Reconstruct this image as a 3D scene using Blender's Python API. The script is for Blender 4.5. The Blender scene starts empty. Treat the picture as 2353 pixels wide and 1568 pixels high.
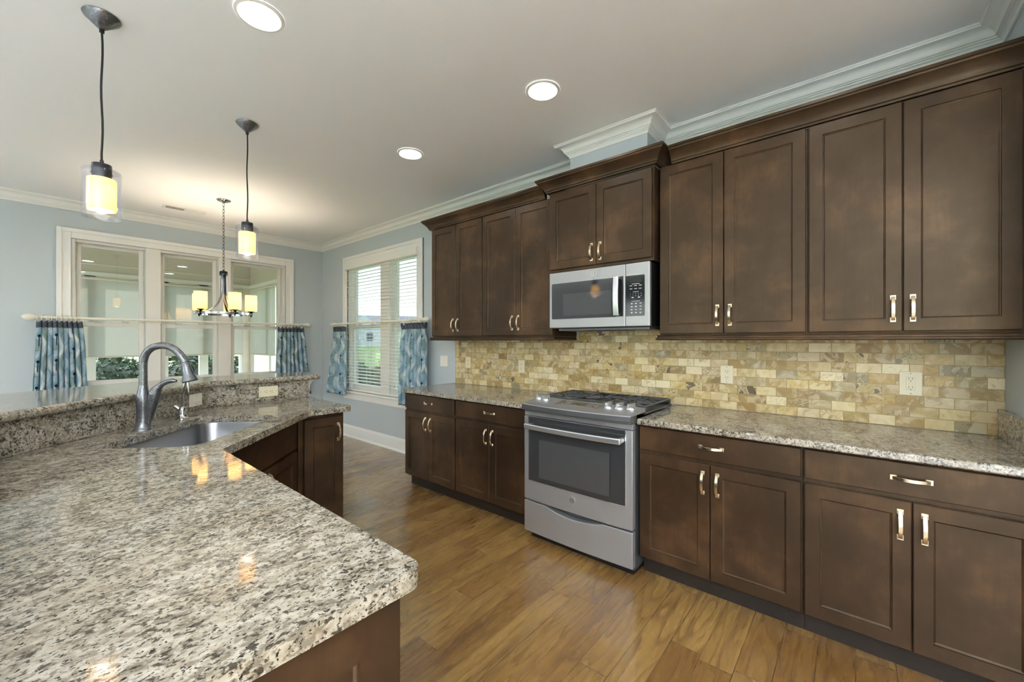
import bpy, bmesh, math, random
from mathutils import Vector, Matrix
random.seed(7)
S = bpy.context.scene
COL = S.collection
R = math.radians
PI = math.pi

# ------------------------------------------------------------------ camera, world, sun, exposure
cam = bpy.data.cameras.new('camera')
cam.sensor_fit = 'HORIZONTAL'; cam.sensor_width = 36.0
cam.lens = 934.0 / 2353.0 * 36.0
cam.clip_start = 0.02; cam.clip_end = 400
camo = bpy.data.objects.new('camera', cam); COL.objects.link(camo)
camo.location = (0, 0, 1.36)
camo.rotation_euler = (R(90), 0, R(-49.77))
S.camera = camo

S.view_settings.view_transform = 'Standard'
S.view_settings.look = 'None'
S.view_settings.gamma = 1.0
S.view_settings.use_curve_mapping = False
S.view_settings.exposure = 1.90
S.cycles.use_denoising = True
S.cycles.max_bounces = 10
S.cycles.diffuse_bounces = 6
S.cycles.glossy_bounces = 4
S.cycles.transmission_bounces = 6
S.cycles.transparent_max_bounces = 12
S.cycles.sample_clamp_indirect = 6.0
S.cycles.caustics_reflective = False
S.cycles.caustics_refractive = False

W = bpy.data.worlds.new('world'); S.world = W; W.use_nodes = True
wn = W.node_tree; wn.nodes.clear()
def wnode(t, **k):
    n = wn.nodes.new(t)
    for a, b in k.items(): setattr(n, a, b)
    return n
wo = wnode('ShaderNodeOutputWorld'); wb = wnode('ShaderNodeBackground')
sky = wnode('ShaderNodeTexSky', sky_type='NISHITA')
sky.sun_disc = False; sky.sun_elevation = R(48); sky.sun_rotation = R(200); sky.air_density = 1.2; sky.dust_density = 0.6
tc = wnode('ShaderNodeTexCoord'); mp = wnode('ShaderNodeMapping'); mp.inputs['Scale'].default_value = (3.0, 3.0, 7.0)
nz = wnode('ShaderNodeTexNoise'); nz.inputs['Scale'].default_value = 1.3; nz.inputs['Detail'].default_value = 6
cr = wnode('ShaderNodeValToRGB'); cr.color_ramp.elements[0].position = 0.44; cr.color_ramp.elements[1].position = 0.62
mx = wnode('ShaderNodeMixRGB'); mx.inputs['Color2'].default_value = (4.6, 4.75, 5.0, 1)
wn.links.new(tc.outputs['Generated'], mp.inputs['Vector']); wn.links.new(mp.outputs['Vector'], nz.inputs['Vector'])
wn.links.new(nz.outputs['Fac'], cr.inputs['Fac']); wn.links.new(cr.outputs['Color'], mx.inputs['Fac'])
wn.links.new(sky.outputs['Color'], mx.inputs['Color1']); wn.links.new(mx.outputs['Color'], wb.inputs['Color'])
wb.inputs['Strength'].default_value = 0.31
wn.links.new(wb.outputs['Background'], wo.inputs['Surface'])

sun = bpy.data.lights.new('sun', 'SUN'); sun.energy = 2.2; sun.angle = R(1.5); sun.color = (1, .97, .93)
suno = bpy.data.objects.new('sun', sun); COL.objects.link(suno)
suno.rotation_euler = (0, R(-45), R(-52)); suno.location = (0, 0, 12)

CAN_EMIT = 11.0        # luminous faces of the recessed ceiling lights
SHADE_EMIT = 0.14       # glowing glass shades
BULB_W = 5.0

# ------------------------------------------------------------------ geometry helpers
class MB:
    def __init__(s): s.v = []; s.f = []; s.m = []; s.uv = {}; s.cur = 0
    def add(s, vs, fs):
        o = len(s.v); s.v += [tuple(p) for p in vs]
        for f in fs: s.f.append(tuple(i + o for i in f)); s.m.append(s.cur)
        return o
    def box(s, x0, x1, y0, y1, z0, z1):
        if x0 > x1: x0, x1 = x1, x0
        if y0 > y1: y0, y1 = y1, y0
        if z0 > z1: z0, z1 = z1, z0
        s.add([(x0,y0,z0),(x1,y0,z0),(x1,y1,z0),(x0,y1,z0),(x0,y0,z1),(x1,y0,z1),(x1,y1,z1),(x0,y1,z1)],
              [(0,3,2,1),(4,5,6,7),(0,1,5,4),(1,2,6,5),(2,3,7,6),(3,0,4,7)])
        return s
    def prism(s, poly, z0, z1, ax='z'):
        a = sum(poly[i][0]*poly[(i+1)%len(poly)][1]-poly[(i+1)%len(poly)][0]*poly[i][1] for i in range(len(poly)))
        if a < 0: poly = poly[::-1]
        n = len(poly)
        def P(p, h):
            return (p[0], p[1], h) if ax == 'z' else ((p[0], h, p[1]) if ax == 'y' else (h, p[0], p[1]))
        fl = ax == 'y'
        fs = [tuple(range(n))[::-1], tuple(range(n, 2*n))] + [(i, (i+1) % n, n+(i+1) % n, n+i) for i in range(n)]
        if fl: fs = [f[::-1] for f in fs]
        s.add([P(p, z0) for p in poly] + [P(p, z1) for p in poly], fs)
        return s
    def lathe(s, prof, c=(0,0,0), seg=32, cap=True):
        n = len(prof); vs = []
        for i in range(seg):
            a = 2*PI*i/seg
            for r, z in prof: vs.append((c[0]+r*math.cos(a), c[1]+r*math.sin(a), c[2]+z))
        fs = []
        for i in range(seg):
            j = (i+1) % seg
            for k in range(n-1): fs.append((i*n+k, j*n+k, j*n+k+1, i*n+k+1))
        if cap:
            if prof[0][0] > 1e-5: fs.append(tuple(i*n for i in range(seg))[::-1])
            if prof[-1][0] > 1e-5: fs.append(tuple(i*n+n-1 for i in range(seg)))
        s.add(vs, fs); return s
    def tube(s, pts, r, seg=12, closed=False, flat=None):
        """flat=(w,h,up): rectangular section instead of round"""
        pts = [Vector(p) for p in pts]; n = len(pts)
        rr = r if isinstance(r, (list, tuple)) else [r]*n
        T = []
        for i in range(n):
            a = pts[(i-1) % n] if (closed or i > 0) else pts[i]
            b = pts[(i+1) % n] if (closed or i < n-1) else pts[i]
            T.append((b-a).normalized())
        up = Vector((0,0,1)) if abs(T[0].z) < .9 else Vector((1,0,0))
        if flat: up = Vector(flat[2])
        N = [(up - T[0]*up.dot(T[0])).normalized()]
        for i in range(1, n):
            q = N[-1] - T[i]*N[-1].dot(T[i])
            if flat: q = up - T[i]*up.dot(T[i])
            N.append(q.normalized() if q.length > 1e-6 else N[-1])
        vs = []
        if flat:
            w, h = flat[0]/2, flat[1]/2
            sec = [(-w,-h),(w,-h),(w,h),(-w,h)]
        m = 4 if flat else seg
        for i in range(n):
            B = T[i].cross(N[i])
            for k in range(m):
                if flat: p = pts[i] + B*sec[k][0]*rr[i] + N[i]*sec[k][1]*rr[i]
                else:
                    a = 2*PI*k/m; p = pts[i] + (N[i]*math.cos(a) + B*math.sin(a))*rr[i]
                vs.append(p)
        fs = []
        rng = n if closed else n-1
        for i in range(rng):
            j = (i+1) % n
            for k in range(m): fs.append((i*m+k, i*m+(k+1) % m, j*m+(k+1) % m, j*m+k))
        if not closed:
            fs.append(tuple(range(m))[::-1]); fs.append(tuple((n-1)*m+k for k in range(m)))
        s.add(vs, fs); return s
    def ball(s, c, rx, ry, rz, seg=20, rings=12):
        vs = [(c[0], c[1], c[2]-rz)]; fs = []
        for i in range(1, rings):
            t = PI*i/rings
            for k in range(seg):
                a = 2*PI*k/seg
                vs.append((c[0]+rx*math.sin(t)*math.cos(a), c[1]+ry*math.sin(t)*math.sin(a), c[2]-rz*math.cos(t)))
        vs.append((c[0], c[1], c[2]+rz)); L = len(vs)-1
        for k in range(seg):
            fs.append((0, 1+(k+1) % seg, 1+k)); fs.append((L, 1+(rings-2)*seg+k, 1+(rings-2)*seg+(k+1) % seg))
        for i in range(rings-2):
            for k in range(seg):
                a = 1+i*seg; b = a+seg
                fs.append((a+k, a+(k+1) % seg, b+(k+1) % seg, b+k))
        s.add(vs, fs); return s
    def sweep(s, prof, path, closed=False, side=1):
        """prof [(out, z)], path [(x,y)]; out is to the `side` of the direction of travel (1 = right); mitred"""
        n = len(path); P = [Vector(p) for p in path]; rows = []
        for i in range(n):
            d0 = (P[i]-P[i-1]).normalized() if (i > 0 or closed) else None
            d1 = (P[(i+1) % n]-P[i]).normalized() if (i < n-1 or closed) else None
            if d0 is None: d0 = d1
            if d1 is None: d1 = d0
            n0 = Vector((d0.y, -d0.x))*side; n1 = Vector((d1.y, -d1.x))*side
            m = (n0+n1); m = m/ (1+n0.dot(n1)) if m.length > 1e-6 else n0
            rows.append([(P[i].x+m.x*o, P[i].y+m.y*o, z) for o, z in prof])
        k = len(prof); vs = [p for r in rows for p in r]; fs = []
        for i in range(n if closed else n-1):
            j = (i+1) % n
            for q in range(k):
                a, b = q, (q+1) % k
                fs.append((i*k+a, i*k+b, j*k+b, j*k+a) if side < 0 else (i*k+a, j*k+a, j*k+b, i*k+b))
        if not closed:
            fs.append(tuple(range(k))); fs.append(tuple((n-1)*k+q for q in range(k))[::-1])
        s.add(vs, fs); return s
    def build(s, name, mat, parent=None, bevel=0, seg=2, smooth=40, xf=None, sub=0, fix=True, loc=None):
        me = bpy.data.meshes.new(name)
        vs = s.v if xf is None else [tuple(xf @ Vector(p)) for p in s.v]
        me.from_pydata(vs, [], s.f)
        mats = mat if isinstance(mat, (list, tuple)) else [mat]
        for m in mats: me.materials.append(m)
        if len(mats) > 1: me.polygons.foreach_set('material_index', s.m)
        if fix:
            bm = bmesh.new(); bm.from_mesh(me); bmesh.ops.recalc_face_normals(bm, faces=bm.faces); bm.to_mesh(me); bm.free()
        if smooth:
            me.polygons.foreach_set('use_smooth', [True]*len(me.polygons)); me.set_sharp_from_angle(angle=R(smooth))
        me.update()
        o = bpy.data.objects.new(name, me); COL.objects.link(o)
        if parent is not None: o.parent = parent
        if loc: o.location = loc
        if bevel:
            b = o.modifiers.new('bevel', 'BEVEL'); b.width = bevel; b.segments = seg; b.limit_method = 'ANGLE'; b.angle_limit = R(35)
        return o

def tag(o, label, cat=None, group=None):
    o['label'] = label
    if cat: o['category'] = cat
    if group: o['group'] = group
    return o
def struct(o): o['kind'] = 'structure'; return o
def thing(name, label, cat, loc=(0,0,0), rz=0, group=None):
    o = bpy.data.objects.new(name, None); COL.objects.link(o); o.empty_display_size = .1
    o.location = loc; o.rotation_euler = (0, 0, rz)
    return tag(o, label, cat, group)
def copy_tree(o, loc=None, rz=None, label=None, group=None):
    def cp(x, par):
        c = x.copy(); COL.objects.link(c)
        if par is not None: c.parent = par
        for ch in list(x.children): cp(ch, c)
        return c
    c = cp(o, None)
    if loc: c.location = loc
    if rz is not None: c.rotation_euler = (0, 0, rz)
    if label: c['label'] = label
    if group: c['group'] = group
    return c
def fillet(poly, radii, n=6):
    out = []; L = len(poly)
    for i, p in enumerate(poly):
        r = radii[i] if isinstance(radii, (list, tuple)) else radii
        p = Vector(p)
        if not r: out.append((p.x, p.y)); continue
        a = (Vector(poly[i-1])-p); b = (Vector(poly[(i+1) % L])-p); la, lb = a.length, b.length
        a.normalize(); b.normalize(); ang = a.angle(b)
        d = min(r/math.tan(ang/2), la*.49, lb*.49); r2 = d*math.tan(ang/2)
        c = p + (a+b).normalized()*(r2/math.sin(ang/2))
        s0 = p+a*d-c; s1 = p+b*d-c
        t0 = math.atan2(s0.y, s0.x); t1 = math.atan2(s1.y, s1.x)
        dt = (t1-t0+PI) % (2*PI)-PI
        for k in range(n+1):
            t = t0+dt*k/n; out.append((c.x+r2*math.cos(t), c.y+r2*math.sin(t)))
    return out
def slab(name, poly, z0, z1, mat, parent=None, hole=None, bevel=.008, seg=3):
    """a worktop slab, optionally with one hole"""
    bm = bmesh.new()
    def loop(pl, z): 
        vs = [bm.verts.new((p[0], p[1], z)) for p in pl]
        return vs, [bm.edges.new((vs[i], vs[(i+1) % len(vs)])) for i in range(len(vs))]
    tv, te = loop(poly, z1); bv, be = loop(poly, z0)
    if hole:
        hv, he = loop(hole, z1); gv, ge = loop(hole, z0)
        bmesh.ops.triangle_fill(bm, edges=te+he, use_beauty=True)
        bmesh.ops.triangle_fill(bm, edges=be+ge, use_beauty=True)
        for i in range(len(hv)): j = (i+1) % len(hv); bm.faces.new((hv[i], hv[j], gv[j], gv[i]))
    else:
        bm.faces.new(tv); bm.faces.new(bv)
    for i in range(len(tv)): j = (i+1) % len(tv); bm.faces.new((tv[i], tv[j], bv[j], bv[i]))
    bmesh.ops.recalc_face_normals(bm, faces=bm.faces)
    me = bpy.data.meshes.new(name); bm.to_mesh(me); bm.free()
    me.materials.append(mat)
    me.polygons.foreach_set('use_smooth', [True]*len(me.polygons)); me.set_sharp_from_angle(angle=R(40))
    o = bpy.data.objects.new(name, me); COL.objects.link(o)
    if parent is not None: o.parent = parent
    if bevel:
        b = o.modifiers.new('bevel', 'BEVEL'); b.width = bevel; b.segments = seg; b.limit_method = 'ANGLE'; b.angle_limit = R(50)
    return o
def text_mesh(name, body, size, mat, parent, xf, depth=.0006, align='CENTER'):
    c = bpy.data.curves.new(name, 'FONT'); c.body = body; c.size = size; c.extrude = depth; c.align_x = align; c.align_y = 'CENTER'
    t = bpy.data.objects.new(name, c); COL.objects.link(t)
    dg = bpy.context.evaluated_depsgraph_get(); dg.update()
    me = bpy.data.meshes.new_from_object(t.evaluated_get(dg)); bpy.data.objects.remove(t); bpy.data.curves.remove(c)
    me.name = name; me.transform(xf); me.materials.clear(); me.materials.append(mat)
    o = bpy.data.objects.new(name, me); COL.objects.link(o)
    if parent is not None: o.parent = parent
    return o

# ------------------------------------------------------------------ materials
def srgb(r, g, b):
    f = lambda c: (c/255/12.92) if c/255 <= .04045 else ((c/255+.055)/1.055)**2.4
    return (f(r), f(g), f(b), 1)
class Mat:
    def __init__(s, name):
        s.m = bpy.data.materials.new(name); s.m.use_nodes = True; s.t = s.m.node_tree; s.t.nodes.clear()
        s.out = s.n('ShaderNodeOutputMaterial')
    def n(s, t, ins=None, **k):
        x = s.t.nodes.new(t)
        for a, b in k.items(): setattr(x, a, b)
        for a, b in (ins or {}).items():
            if hasattr(b, 'is_output') or isinstance(b, bpy.types.NodeSocket): s.t.links.new(b, x.inputs[a])
            else: x.inputs[a].default_value = b
        return x
    def bsdf(s, **k):
        ins = {a.replace('_', ' '): b for a, b in k.items()}
        p = s.n('ShaderNodeBsdfPrincipled', ins); s.t.links.new(p.outputs[0], s.out.inputs[0]); return p
    def pos(s, scale=(1,1,1), rot=(0,0,0), loc=(0,0,0), src='pos'):
        g = s.n('ShaderNodeNewGeometry').outputs['Position'] if src == 'pos' else s.n('ShaderNodeTexCoord').outputs[src]
        return s.n('ShaderNodeMapping', {'Vector': g, 'Scale': scale, 'Rotation': rot, 'Location': loc}).outputs[0]
    def noise(s, vec, scale, detail=3, rough=.5, dist=0):
        return s.n('ShaderNodeTexNoise', {'Vector': vec, 'Scale': scale, 'Detail': detail, 'Roughness': rough, 'Distortion': dist}).outputs['Fac']
    def ramp(s, fac, stops, interp='LINEAR'):
        x = s.n('ShaderNodeValToRGB', {'Fac': fac}); r = x.color_ramp; r.interpolation = interp
        while len(r.elements) < len(stops): r.elements.new(.5)
        for e, (p, c) in zip(r.elements, stops):
            e.position = p; e.color = c if isinstance(c, (tuple, list)) else (c, c, c, 1)
        return x.outputs['Color']
    def mix(s, f, a, b, mode='MIX'):
        return s.n('ShaderNodeMixRGB', {'Fac': f, 'Color1': a, 'Color2': b}, blend_type=mode).outputs[0]
    def math(s, op, a, b=0.0, c=0.0, clamp=False):
        return s.n('ShaderNodeMath', {0: a, 1: b, 2: c}, operation=op, use_clamp=clamp).outputs[0]
    def bump(s, h, strength=.2, dist=.01):
        return s.n('ShaderNodeBump', {'Height': h, 'Strength': strength, 'Distance': dist}).outputs[0]
def plain(name, col, rough=.5, metal=0, **k):
    m = Mat(name); m.bsdf(Base_Color=col, Roughness=rough, Metallic=metal, **k); return m.m
M = {}
M['wall'] = None
def mk_wall():
    m = Mat('wall_paint'); v = m.pos()
    c = m.mix(m.noise(v, 1.1, 2), srgb(190, 198, 203), srgb(195, 203, 208))
    m.bsdf(Base_Color=c, Roughness=.55, Normal=m.bump(m.noise(v, 220, 2), .06, .002)); return m.m
M['wall'] = mk_wall()
def mk_ceiling():
    m = Mat('ceiling_paint'); v = m.pos()
    m.bsdf(Base_Color=m.mix(m.noise(v, .8, 2), srgb(240, 240, 240), srgb(244, 244, 244)), Roughness=.8, Normal=m.bump(m.noise(v, 160, 2), .06, .002)); return m.m
M['ceiling'] = mk_ceiling()
def mk_trim(name, c, r=.35):
    m = Mat(name); v = m.pos()
    m.bsdf(Base_Color=m.mix(m.noise(v, 5, 2), c, tuple(x*.96 for x in c[:3])+(1,)), Roughness=r); return m.m
M['trim'] = mk_trim('white_trim_paint', srgb(240, 239, 236))
M['vinyl'] = mk_trim('white_window_frame', srgb(228, 226, 221), .4)
M['blind'] = mk_trim('white_blind', srgb(240, 238, 232), .45)
M['sunroom'] = mk_trim('cream_paint', srgb(214, 204, 188), .6)

def mk_wood():
    m = Mat('espresso_wood'); v = m.pos()
    blotch = m.noise(v, 2.6, 3, .55, .15); fine = m.noise(m.pos(loc=(3, 1, 2)), 9, 4, .6, .2)
    vs = m.pos(scale=(9, 9, 1.0)); grain = m.noise(vs, 7, 4, .6, .3)
    k = m.math('ADD', m.math('MULTIPLY', blotch, .7), m.math('MULTIPLY', fine, .3))
    base = m.ramp(k, [(.36, srgb(41, 28, 19)), (.5, srgb(56, 40, 28)), (.64, srgb(84, 61, 42))])
    c = m.mix(m.math('MULTIPLY', m.ramp(grain, [(.45, 0), (.7, 1)]), .28), base, srgb(38, 27, 19))
    ro = m.ramp(k, [(.35, .42), (.65, .32)])
    m.bsdf(Base_Color=c, Roughness=ro, Specular_IOR_Level=.5, Specular_Tint=(1, .80, .58, 1), Normal=m.bump(grain, .04, .002)); return m.m
M['wood'] = mk_wood()
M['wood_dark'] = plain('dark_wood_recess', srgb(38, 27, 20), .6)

def mk_granite():
    m = Mat('speckled_granite'); rz = (0, 0, R(-38)); sc = (1, 1.4, 1.3); v = m.pos(rot=rz, scale=sc)
    big = m.noise(v, 5, 3, .55); mid = m.noise(m.pos(rot=rz, scale=sc, loc=(1, 4, 2)), 17, 2, .5, .2)
    cloud = m.noise(v, 40, 4, .6, .4)
    base = m.ramp(cloud, [(.30, srgb(126, 118, 105)), (.44, srgb(166, 158, 143)), (.58, srgb(188, 181, 168)), (.75, srgb(207, 202, 191))])
    base = m.mix(m.ramp(big, [(.42, 0.0), (.68, .40)]), base, srgb(160, 144, 116))
    den = m.math('MULTIPLY_ADD', mid, .30, -.15)
    n1 = m.noise(m.pos(rot=rz, scale=sc, loc=(9, 0, 5)), 62, 4, .62, .5)
    f1 = m.ramp(m.math('ADD', n1, den), [(.505, 0), (.565, 1)])
    c = m.mix(m.math('MULTIPLY', f1, .72), base, srgb(112, 103, 90))
    n2 = m.noise(m.pos(rot=rz, scale=sc, loc=(5, 3, 1)), 80, 3, .6, .5)
    f2 = m.ramp(m.math('ADD', n2, den), [(.56, 0), (.61, 1)])
    c = m.mix(m.math('MULTIPLY', f2, .92), c, srgb(60, 55, 48))
    n3 = m.noise(m.pos(rot=rz, scale=sc, loc=(2, 7, 4)), 140, 2, .5, .3)
    f3 = m.ramp(n3, [(.63, 0), (.67, 1)])
    c = m.mix(f3, c, srgb(34, 31, 28))
    m.bsdf(Base_Color=c, Roughness=.06, Specular_IOR_Level=.55); return m.m
M['granite'] = mk_granite()

def mk_floor():
    m = Mat('wood_plank_floor'); v = m.pos()
    br = m.n('ShaderNodeTexBrick', {'Vector': v, 'Color1': (0,0,0,1), 'Color2': (1,1,1,1), 'Mortar': (.5,.5,.5,1), 'Scale': 1.0, 'Mortar Size': .0017,
        'Mortar Smooth': .2, 'Bias': 0.0, 'Brick Width': 1.15, 'Row Height': .128}, offset=.37, offset_frequency=2, squash=.8, squash_frequency=3)
    rnd = br.outputs['Color']; seam = br.outputs['Fac']
    sep = m.n('ShaderNodeSeparateXYZ', {'Vector': v})
    row = m.math('FLOOR', m.math('DIVIDE', sep.outputs['Y'], .128))
    wv = m.math('ADD', m.math('MULTIPLY', rnd, 17.0), m.math('MULTIPLY', row, 3.17))
    gv = m.pos(scale=(.9, 7.0, 1))
    n4 = m.n('ShaderNodeTexNoise', {'Vector': gv, 'W': wv, 'Scale': 1.0, 'Detail': 2.0, 'Roughness': .45, 'Distortion': .35}, noise_dimensions='4D')
    rings = m.math('FRACT', m.math('MULTIPLY', n4.outputs['Fac'], 11.0))
    ringm = m.ramp(rings, [(0, 0), (.08, 1), (.22, .40), (.6, .05), (1, 0)])
    fine = m.n('ShaderNodeTexNoise', {'Vector': m.pos(scale=(4, 44, 1)), 'W': wv, 'Scale': 1.0, 'Detail': 4.0, 'Roughness': .6}, noise_dimensions='4D').outputs['Fac']
    streak = m.n('ShaderNodeTexNoise', {'Vector': m.pos(scale=(1.6, 14, 1)), 'W': wv, 'Scale': 1.0, 'Detail': 3.0, 'Roughness': .55, 'Distortion': .5}, noise_dimensions='4D').outputs['Fac']
    tone = m.ramp(rnd, [(0, srgb(132, 94, 48)), (.3, srgb(166, 128, 68)), (.65, srgb(182, 145, 82)), (1, srgb(146, 106, 54))])
    var = m.noise(m.pos(scale=(1.2, 3, 1)), 2.2, 3)
    tone = m.mix(m.ramp(var, [(.35, 0), (.7, .35)]), tone, srgb(134, 98, 58))
    c = m.mix(m.math('MULTIPLY', ringm, .62), tone, srgb(100, 68, 38))
    c = m.mix(m.math('MULTIPLY', m.ramp(streak, [(.54, 0), (.66, 1)]), .42), c, srgb(108, 78, 56))
    c = m.mix(m.math('MULTIPLY', m.ramp(fine, [(.52, 0), (.72, 1)]), .14), c, srgb(100, 70, 42))
    c = m.mix(m.math('MULTIPLY', seam, m.ramp(var, [(.4, .55), (.6, .9)])), c, srgb(66, 46, 30))
    h = m.math('ADD', m.math('MULTIPLY', ringm, -.3), m.math('MULTIPLY', seam, -1.0))
    m.bsdf(Base_Color=c, Roughness=m.ramp(fine, [(.3, .24), (.8, .34)]), IOR=1.75, Specular_IOR_Level=.5, Coat_Weight=.65, Coat_Roughness=.17, Coat_IOR=1.75, Normal=m.bump(h, .25, .0012)); return m.m
M['floor'] = mk_floor()

def mk_tile(name, vertical=False):
    # coordinates: u along the wall (world y), v = world z
    m = Mat(name); g = m.n('ShaderNodeNewGeometry').outputs['Position']; sp = m.n('ShaderNodeSeparateXYZ', {'Vector': g})
    u, w = sp.outputs['Y'], m.math('SUBTRACT', sp.outputs['Z'], .9155)
    if vertical: u, w = w, m.math('SUBTRACT', sp.outputs['Y'], 3.206)
    uv = m.n('ShaderNodeCombineXYZ', {0: u, 1: w, 2: 0.0}).outputs[0]
    br = m.n('ShaderNodeTexBrick', {'Vector': uv, 'Color1': (0,0,0,1), 'Color2': (1,1,1,1), 'Mortar': (0,0,0,1), 'Scale': 1.0, 'Mortar Size': .0016,
        'Mortar Smooth': .1, 'Bias': 0.0, 'Brick Width': .1055, 'Row Height': .0541}, offset=.5, offset_frequency=2, squash=1.0)
    rnd = br.outputs['Color']; mort = br.outputs['Fac']
    n4 = m.n('ShaderNodeTexNoise', {'Vector': uv, 'W': m.math('MULTIPLY', rnd, 31.0), 'Scale': 11.0, 'Detail': 3.0, 'Roughness': .55, 'Distortion': 1.6}, noise_dimensions='4D').outputs['Fac']
    r2 = m.math('FRACT', m.math('MULTIPLY', rnd, 7.31)); r3 = m.math('FRACT', m.math('MULTIPLY', rnd, 23.7))
    tone = m.ramp(r2, [(0, srgb(190, 160, 98)), (.14, srgb(166, 138, 86)), (.26, srgb(222, 202, 150)), (.38, srgb(154, 118, 62)), (.5, srgb(240, 226, 188)), (.62, srgb(196, 166, 104)), (.74, srgb(156, 144, 114)), (.86, srgb(214, 188, 126)), (1, srgb(136, 112, 74))])
    c = m.mix(m.ramp(n4, [(.46, 0), (.60, .42)]), tone, srgb(240, 228, 194))
    c = m.mix(m.ramp(n4, [(.30, .6), (.42, 0)]), c, srgb(150, 120, 68))
    vein = m.ramp(m.math('ABSOLUTE', m.math('SUBTRACT', n4, .5)), [(0, .8), (.008, .5), (.022, 0)])
    c = m.mix(m.math('MULTIPLY', vein, m.ramp(r3, [(.5, 0), (.75, .8)])), c, srgb(104, 82, 54))
    big = m.math('MULTIPLY', m.ramp(n4, [(.56, 0), (.60, 1)]), m.ramp(r3, [(.86, 0), (.9, .9)]))
    c = m.mix(big, c, srgb(92, 72, 48))
    c = m.mix(mort, c, srgb(166, 142, 88))
    m.bsdf(Base_Color=c, Roughness=.34, Normal=m.bump(m.math('MULTIPLY', mort, -1.0), .5, .002)); return m.m
M['tile'] = mk_tile('travertine_tile'); M['tile_v'] = mk_tile('travertine_tile_border', True)

def mk_steel(name, c, rough=.28, axis=(1, 1, 60), metal=1.0):
    m = Mat(name); v = m.pos(scale=axis)
    m.bsdf(Base_Color=c, Metallic=metal, Roughness=m.ramp(m.noise(v, 12, 3), [(.3, rough-.02), (.7, rough+.03)])); return m.m
M['steel'] = mk_steel('brushed_stainless', srgb(178, 179, 182), .40, (1, 1, 60), .62)
M['steel_bright'] = mk_steel('bright_stainless', srgb(222, 223, 226), .24, (1, 1, 60), .8)
M['steel_dark'] = mk_steel('slate_metal', srgb(112, 113, 116), .36, (1, 1, 60), .6)
M['nickel'] = mk_steel('satin_nickel_pull', srgb(232, 216, 190), .24, (40, 40, 40))
M['gunmetal'] = mk_steel('brushed_gunmetal', srgb(122, 123, 127), .28, (30, 30, 30), .8)
M['sinksteel'] = mk_steel('sink_steel', srgb(150, 151, 154), .3, (1, 60, 1))
M['chrome'] = plain('polished_chrome', srgb(205, 206, 210), .08, 1)
M['archrome'] = plain('dark_polished_chrome', srgb(150, 151, 156), .14, 1)
M['blackmetal'] = plain('dark_nickel', srgb(70, 71, 76), .22, 1)
M['black'] = plain('black_plastic', srgb(22, 22, 23), .35)
M['cord'] = plain('black_cord', srgb(20, 20, 21), .5)
M['iron'] = plain('cast_iron', srgb(84, 85, 88), .36, .25)
M['enamel'] = plain('grey_cooktop_enamel', srgb(74, 75, 78), .22, .3)
M['ovenglass'] = plain('dark_oven_glass', srgb(58, 58, 60), .05, 0, Specular_IOR_Level=.9)
M['ovenwindow'] = plain('oven_window_tint', srgb(76, 76, 77), .06, 0, Specular_IOR_Level=.9)
M['panelgrey'] = plain('control_panel_grey', srgb(98, 99, 101), .25)
M['ink'] = plain('printed_white', srgb(235, 235, 235), .5)
M['display'] = plain('display_black', srgb(14, 15, 16), .08)
M['almond'] = plain('almond_plastic', srgb(232, 222, 192), .35)
M['ivory'] = plain('ivory_plastic', srgb(240, 235, 224), .35)
M['slot'] = plain('socket_slot', srgb(70, 60, 48), .6)
M['white'] = plain('white_enamel', srgb(238, 236, 230), .4)
M['rodwhite'] = plain('cream_rod_paint', srgb(238, 232, 218), .35)
M['alum'] = plain('white_vent_metal', srgb(228, 226, 220), .4)
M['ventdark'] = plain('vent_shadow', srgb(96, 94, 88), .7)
def emis(name, col, st):
    m = Mat(name); e = m.n('ShaderNodeEmission', {'Color': col, 'Strength': st}); m.t.links.new(e.outputs[0], m.out.inputs[0]); return m.m
M['can'] = emis('lit_diffuser', (.90, .95, 1, 1), CAN_EMIT)
M['bulb'] = emis('lit_bulb', (1, .92, .76, 1), 2.6)
def mk_shade():
    m = Mat('lit_cream_glass'); tr = m.n('ShaderNodeBsdfTranslucent', {'Color': (.86, .66, .34, 1)}); d = m.n('ShaderNodeBsdfPrincipled', {'Base Color': (.80, .62, .34, 1), 'Roughness': .25})
    e = m.n('ShaderNodeEmission', {'Color': (1, .80, .42, 1), 'Strength': SHADE_EMIT})
    a = m.n('ShaderNodeMixShader', {0: .5, 1: tr.outputs[0], 2: d.outputs[0]}); b = m.n('ShaderNodeAddShader', {0: a.outputs[0], 1: e.outputs[0]})
    m.t.links.new(b.outputs[0], m.out.inputs[0]); return m.m
M['shade'] = mk_shade()
def mk_glass(name, tint=(1, 1, 1, 1), spec=.9, base=.04):
    m = Mat(name); fr = m.n('ShaderNodeFresnel', {'IOR': 1.5}).outputs[0]
    f = m.math('MULTIPLY_ADD', fr, spec, base, clamp=True)
    t = m.n('ShaderNodeBsdfTransparent', {'Color': tint}); g = m.n('ShaderNodeBsdfGlossy', {'Color': (1, 1, 1, 1), 'Roughness': .01})
    x = m.n('ShaderNodeMixShader', {0: f, 1: t.outputs[0], 2: g.outputs[0]}); m.t.links.new(x.outputs[0], m.out.inputs[0]); return m.m
M['pane'] = mk_glass('window_glass', (.97, .985, .975, 1), .9, .0)
M['clearglass'] = mk_glass('clear_lamp_glass', (.93, .935, .955, 1), .18, .015)
def mk_fabric(name, col, tcol, f=.6):
    m = Mat(name); v = m.pos(); n = m.noise(v, 400, 1)
    c = m.mix(n, col, tuple(x*.93 for x in col[:3])+(1,))
    d = m.n('ShaderNodeBsdfDiffuse', {'Color': c}); t = m.n('ShaderNodeBsdfTranslucent', {'Color': tcol})
    x = m.n('ShaderNodeMixShader', {0: f, 1: d.outputs[0], 2: t.outputs[0]}); m.t.links.new(x.outputs[0], m.out.inputs[0]); return m.m
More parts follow.
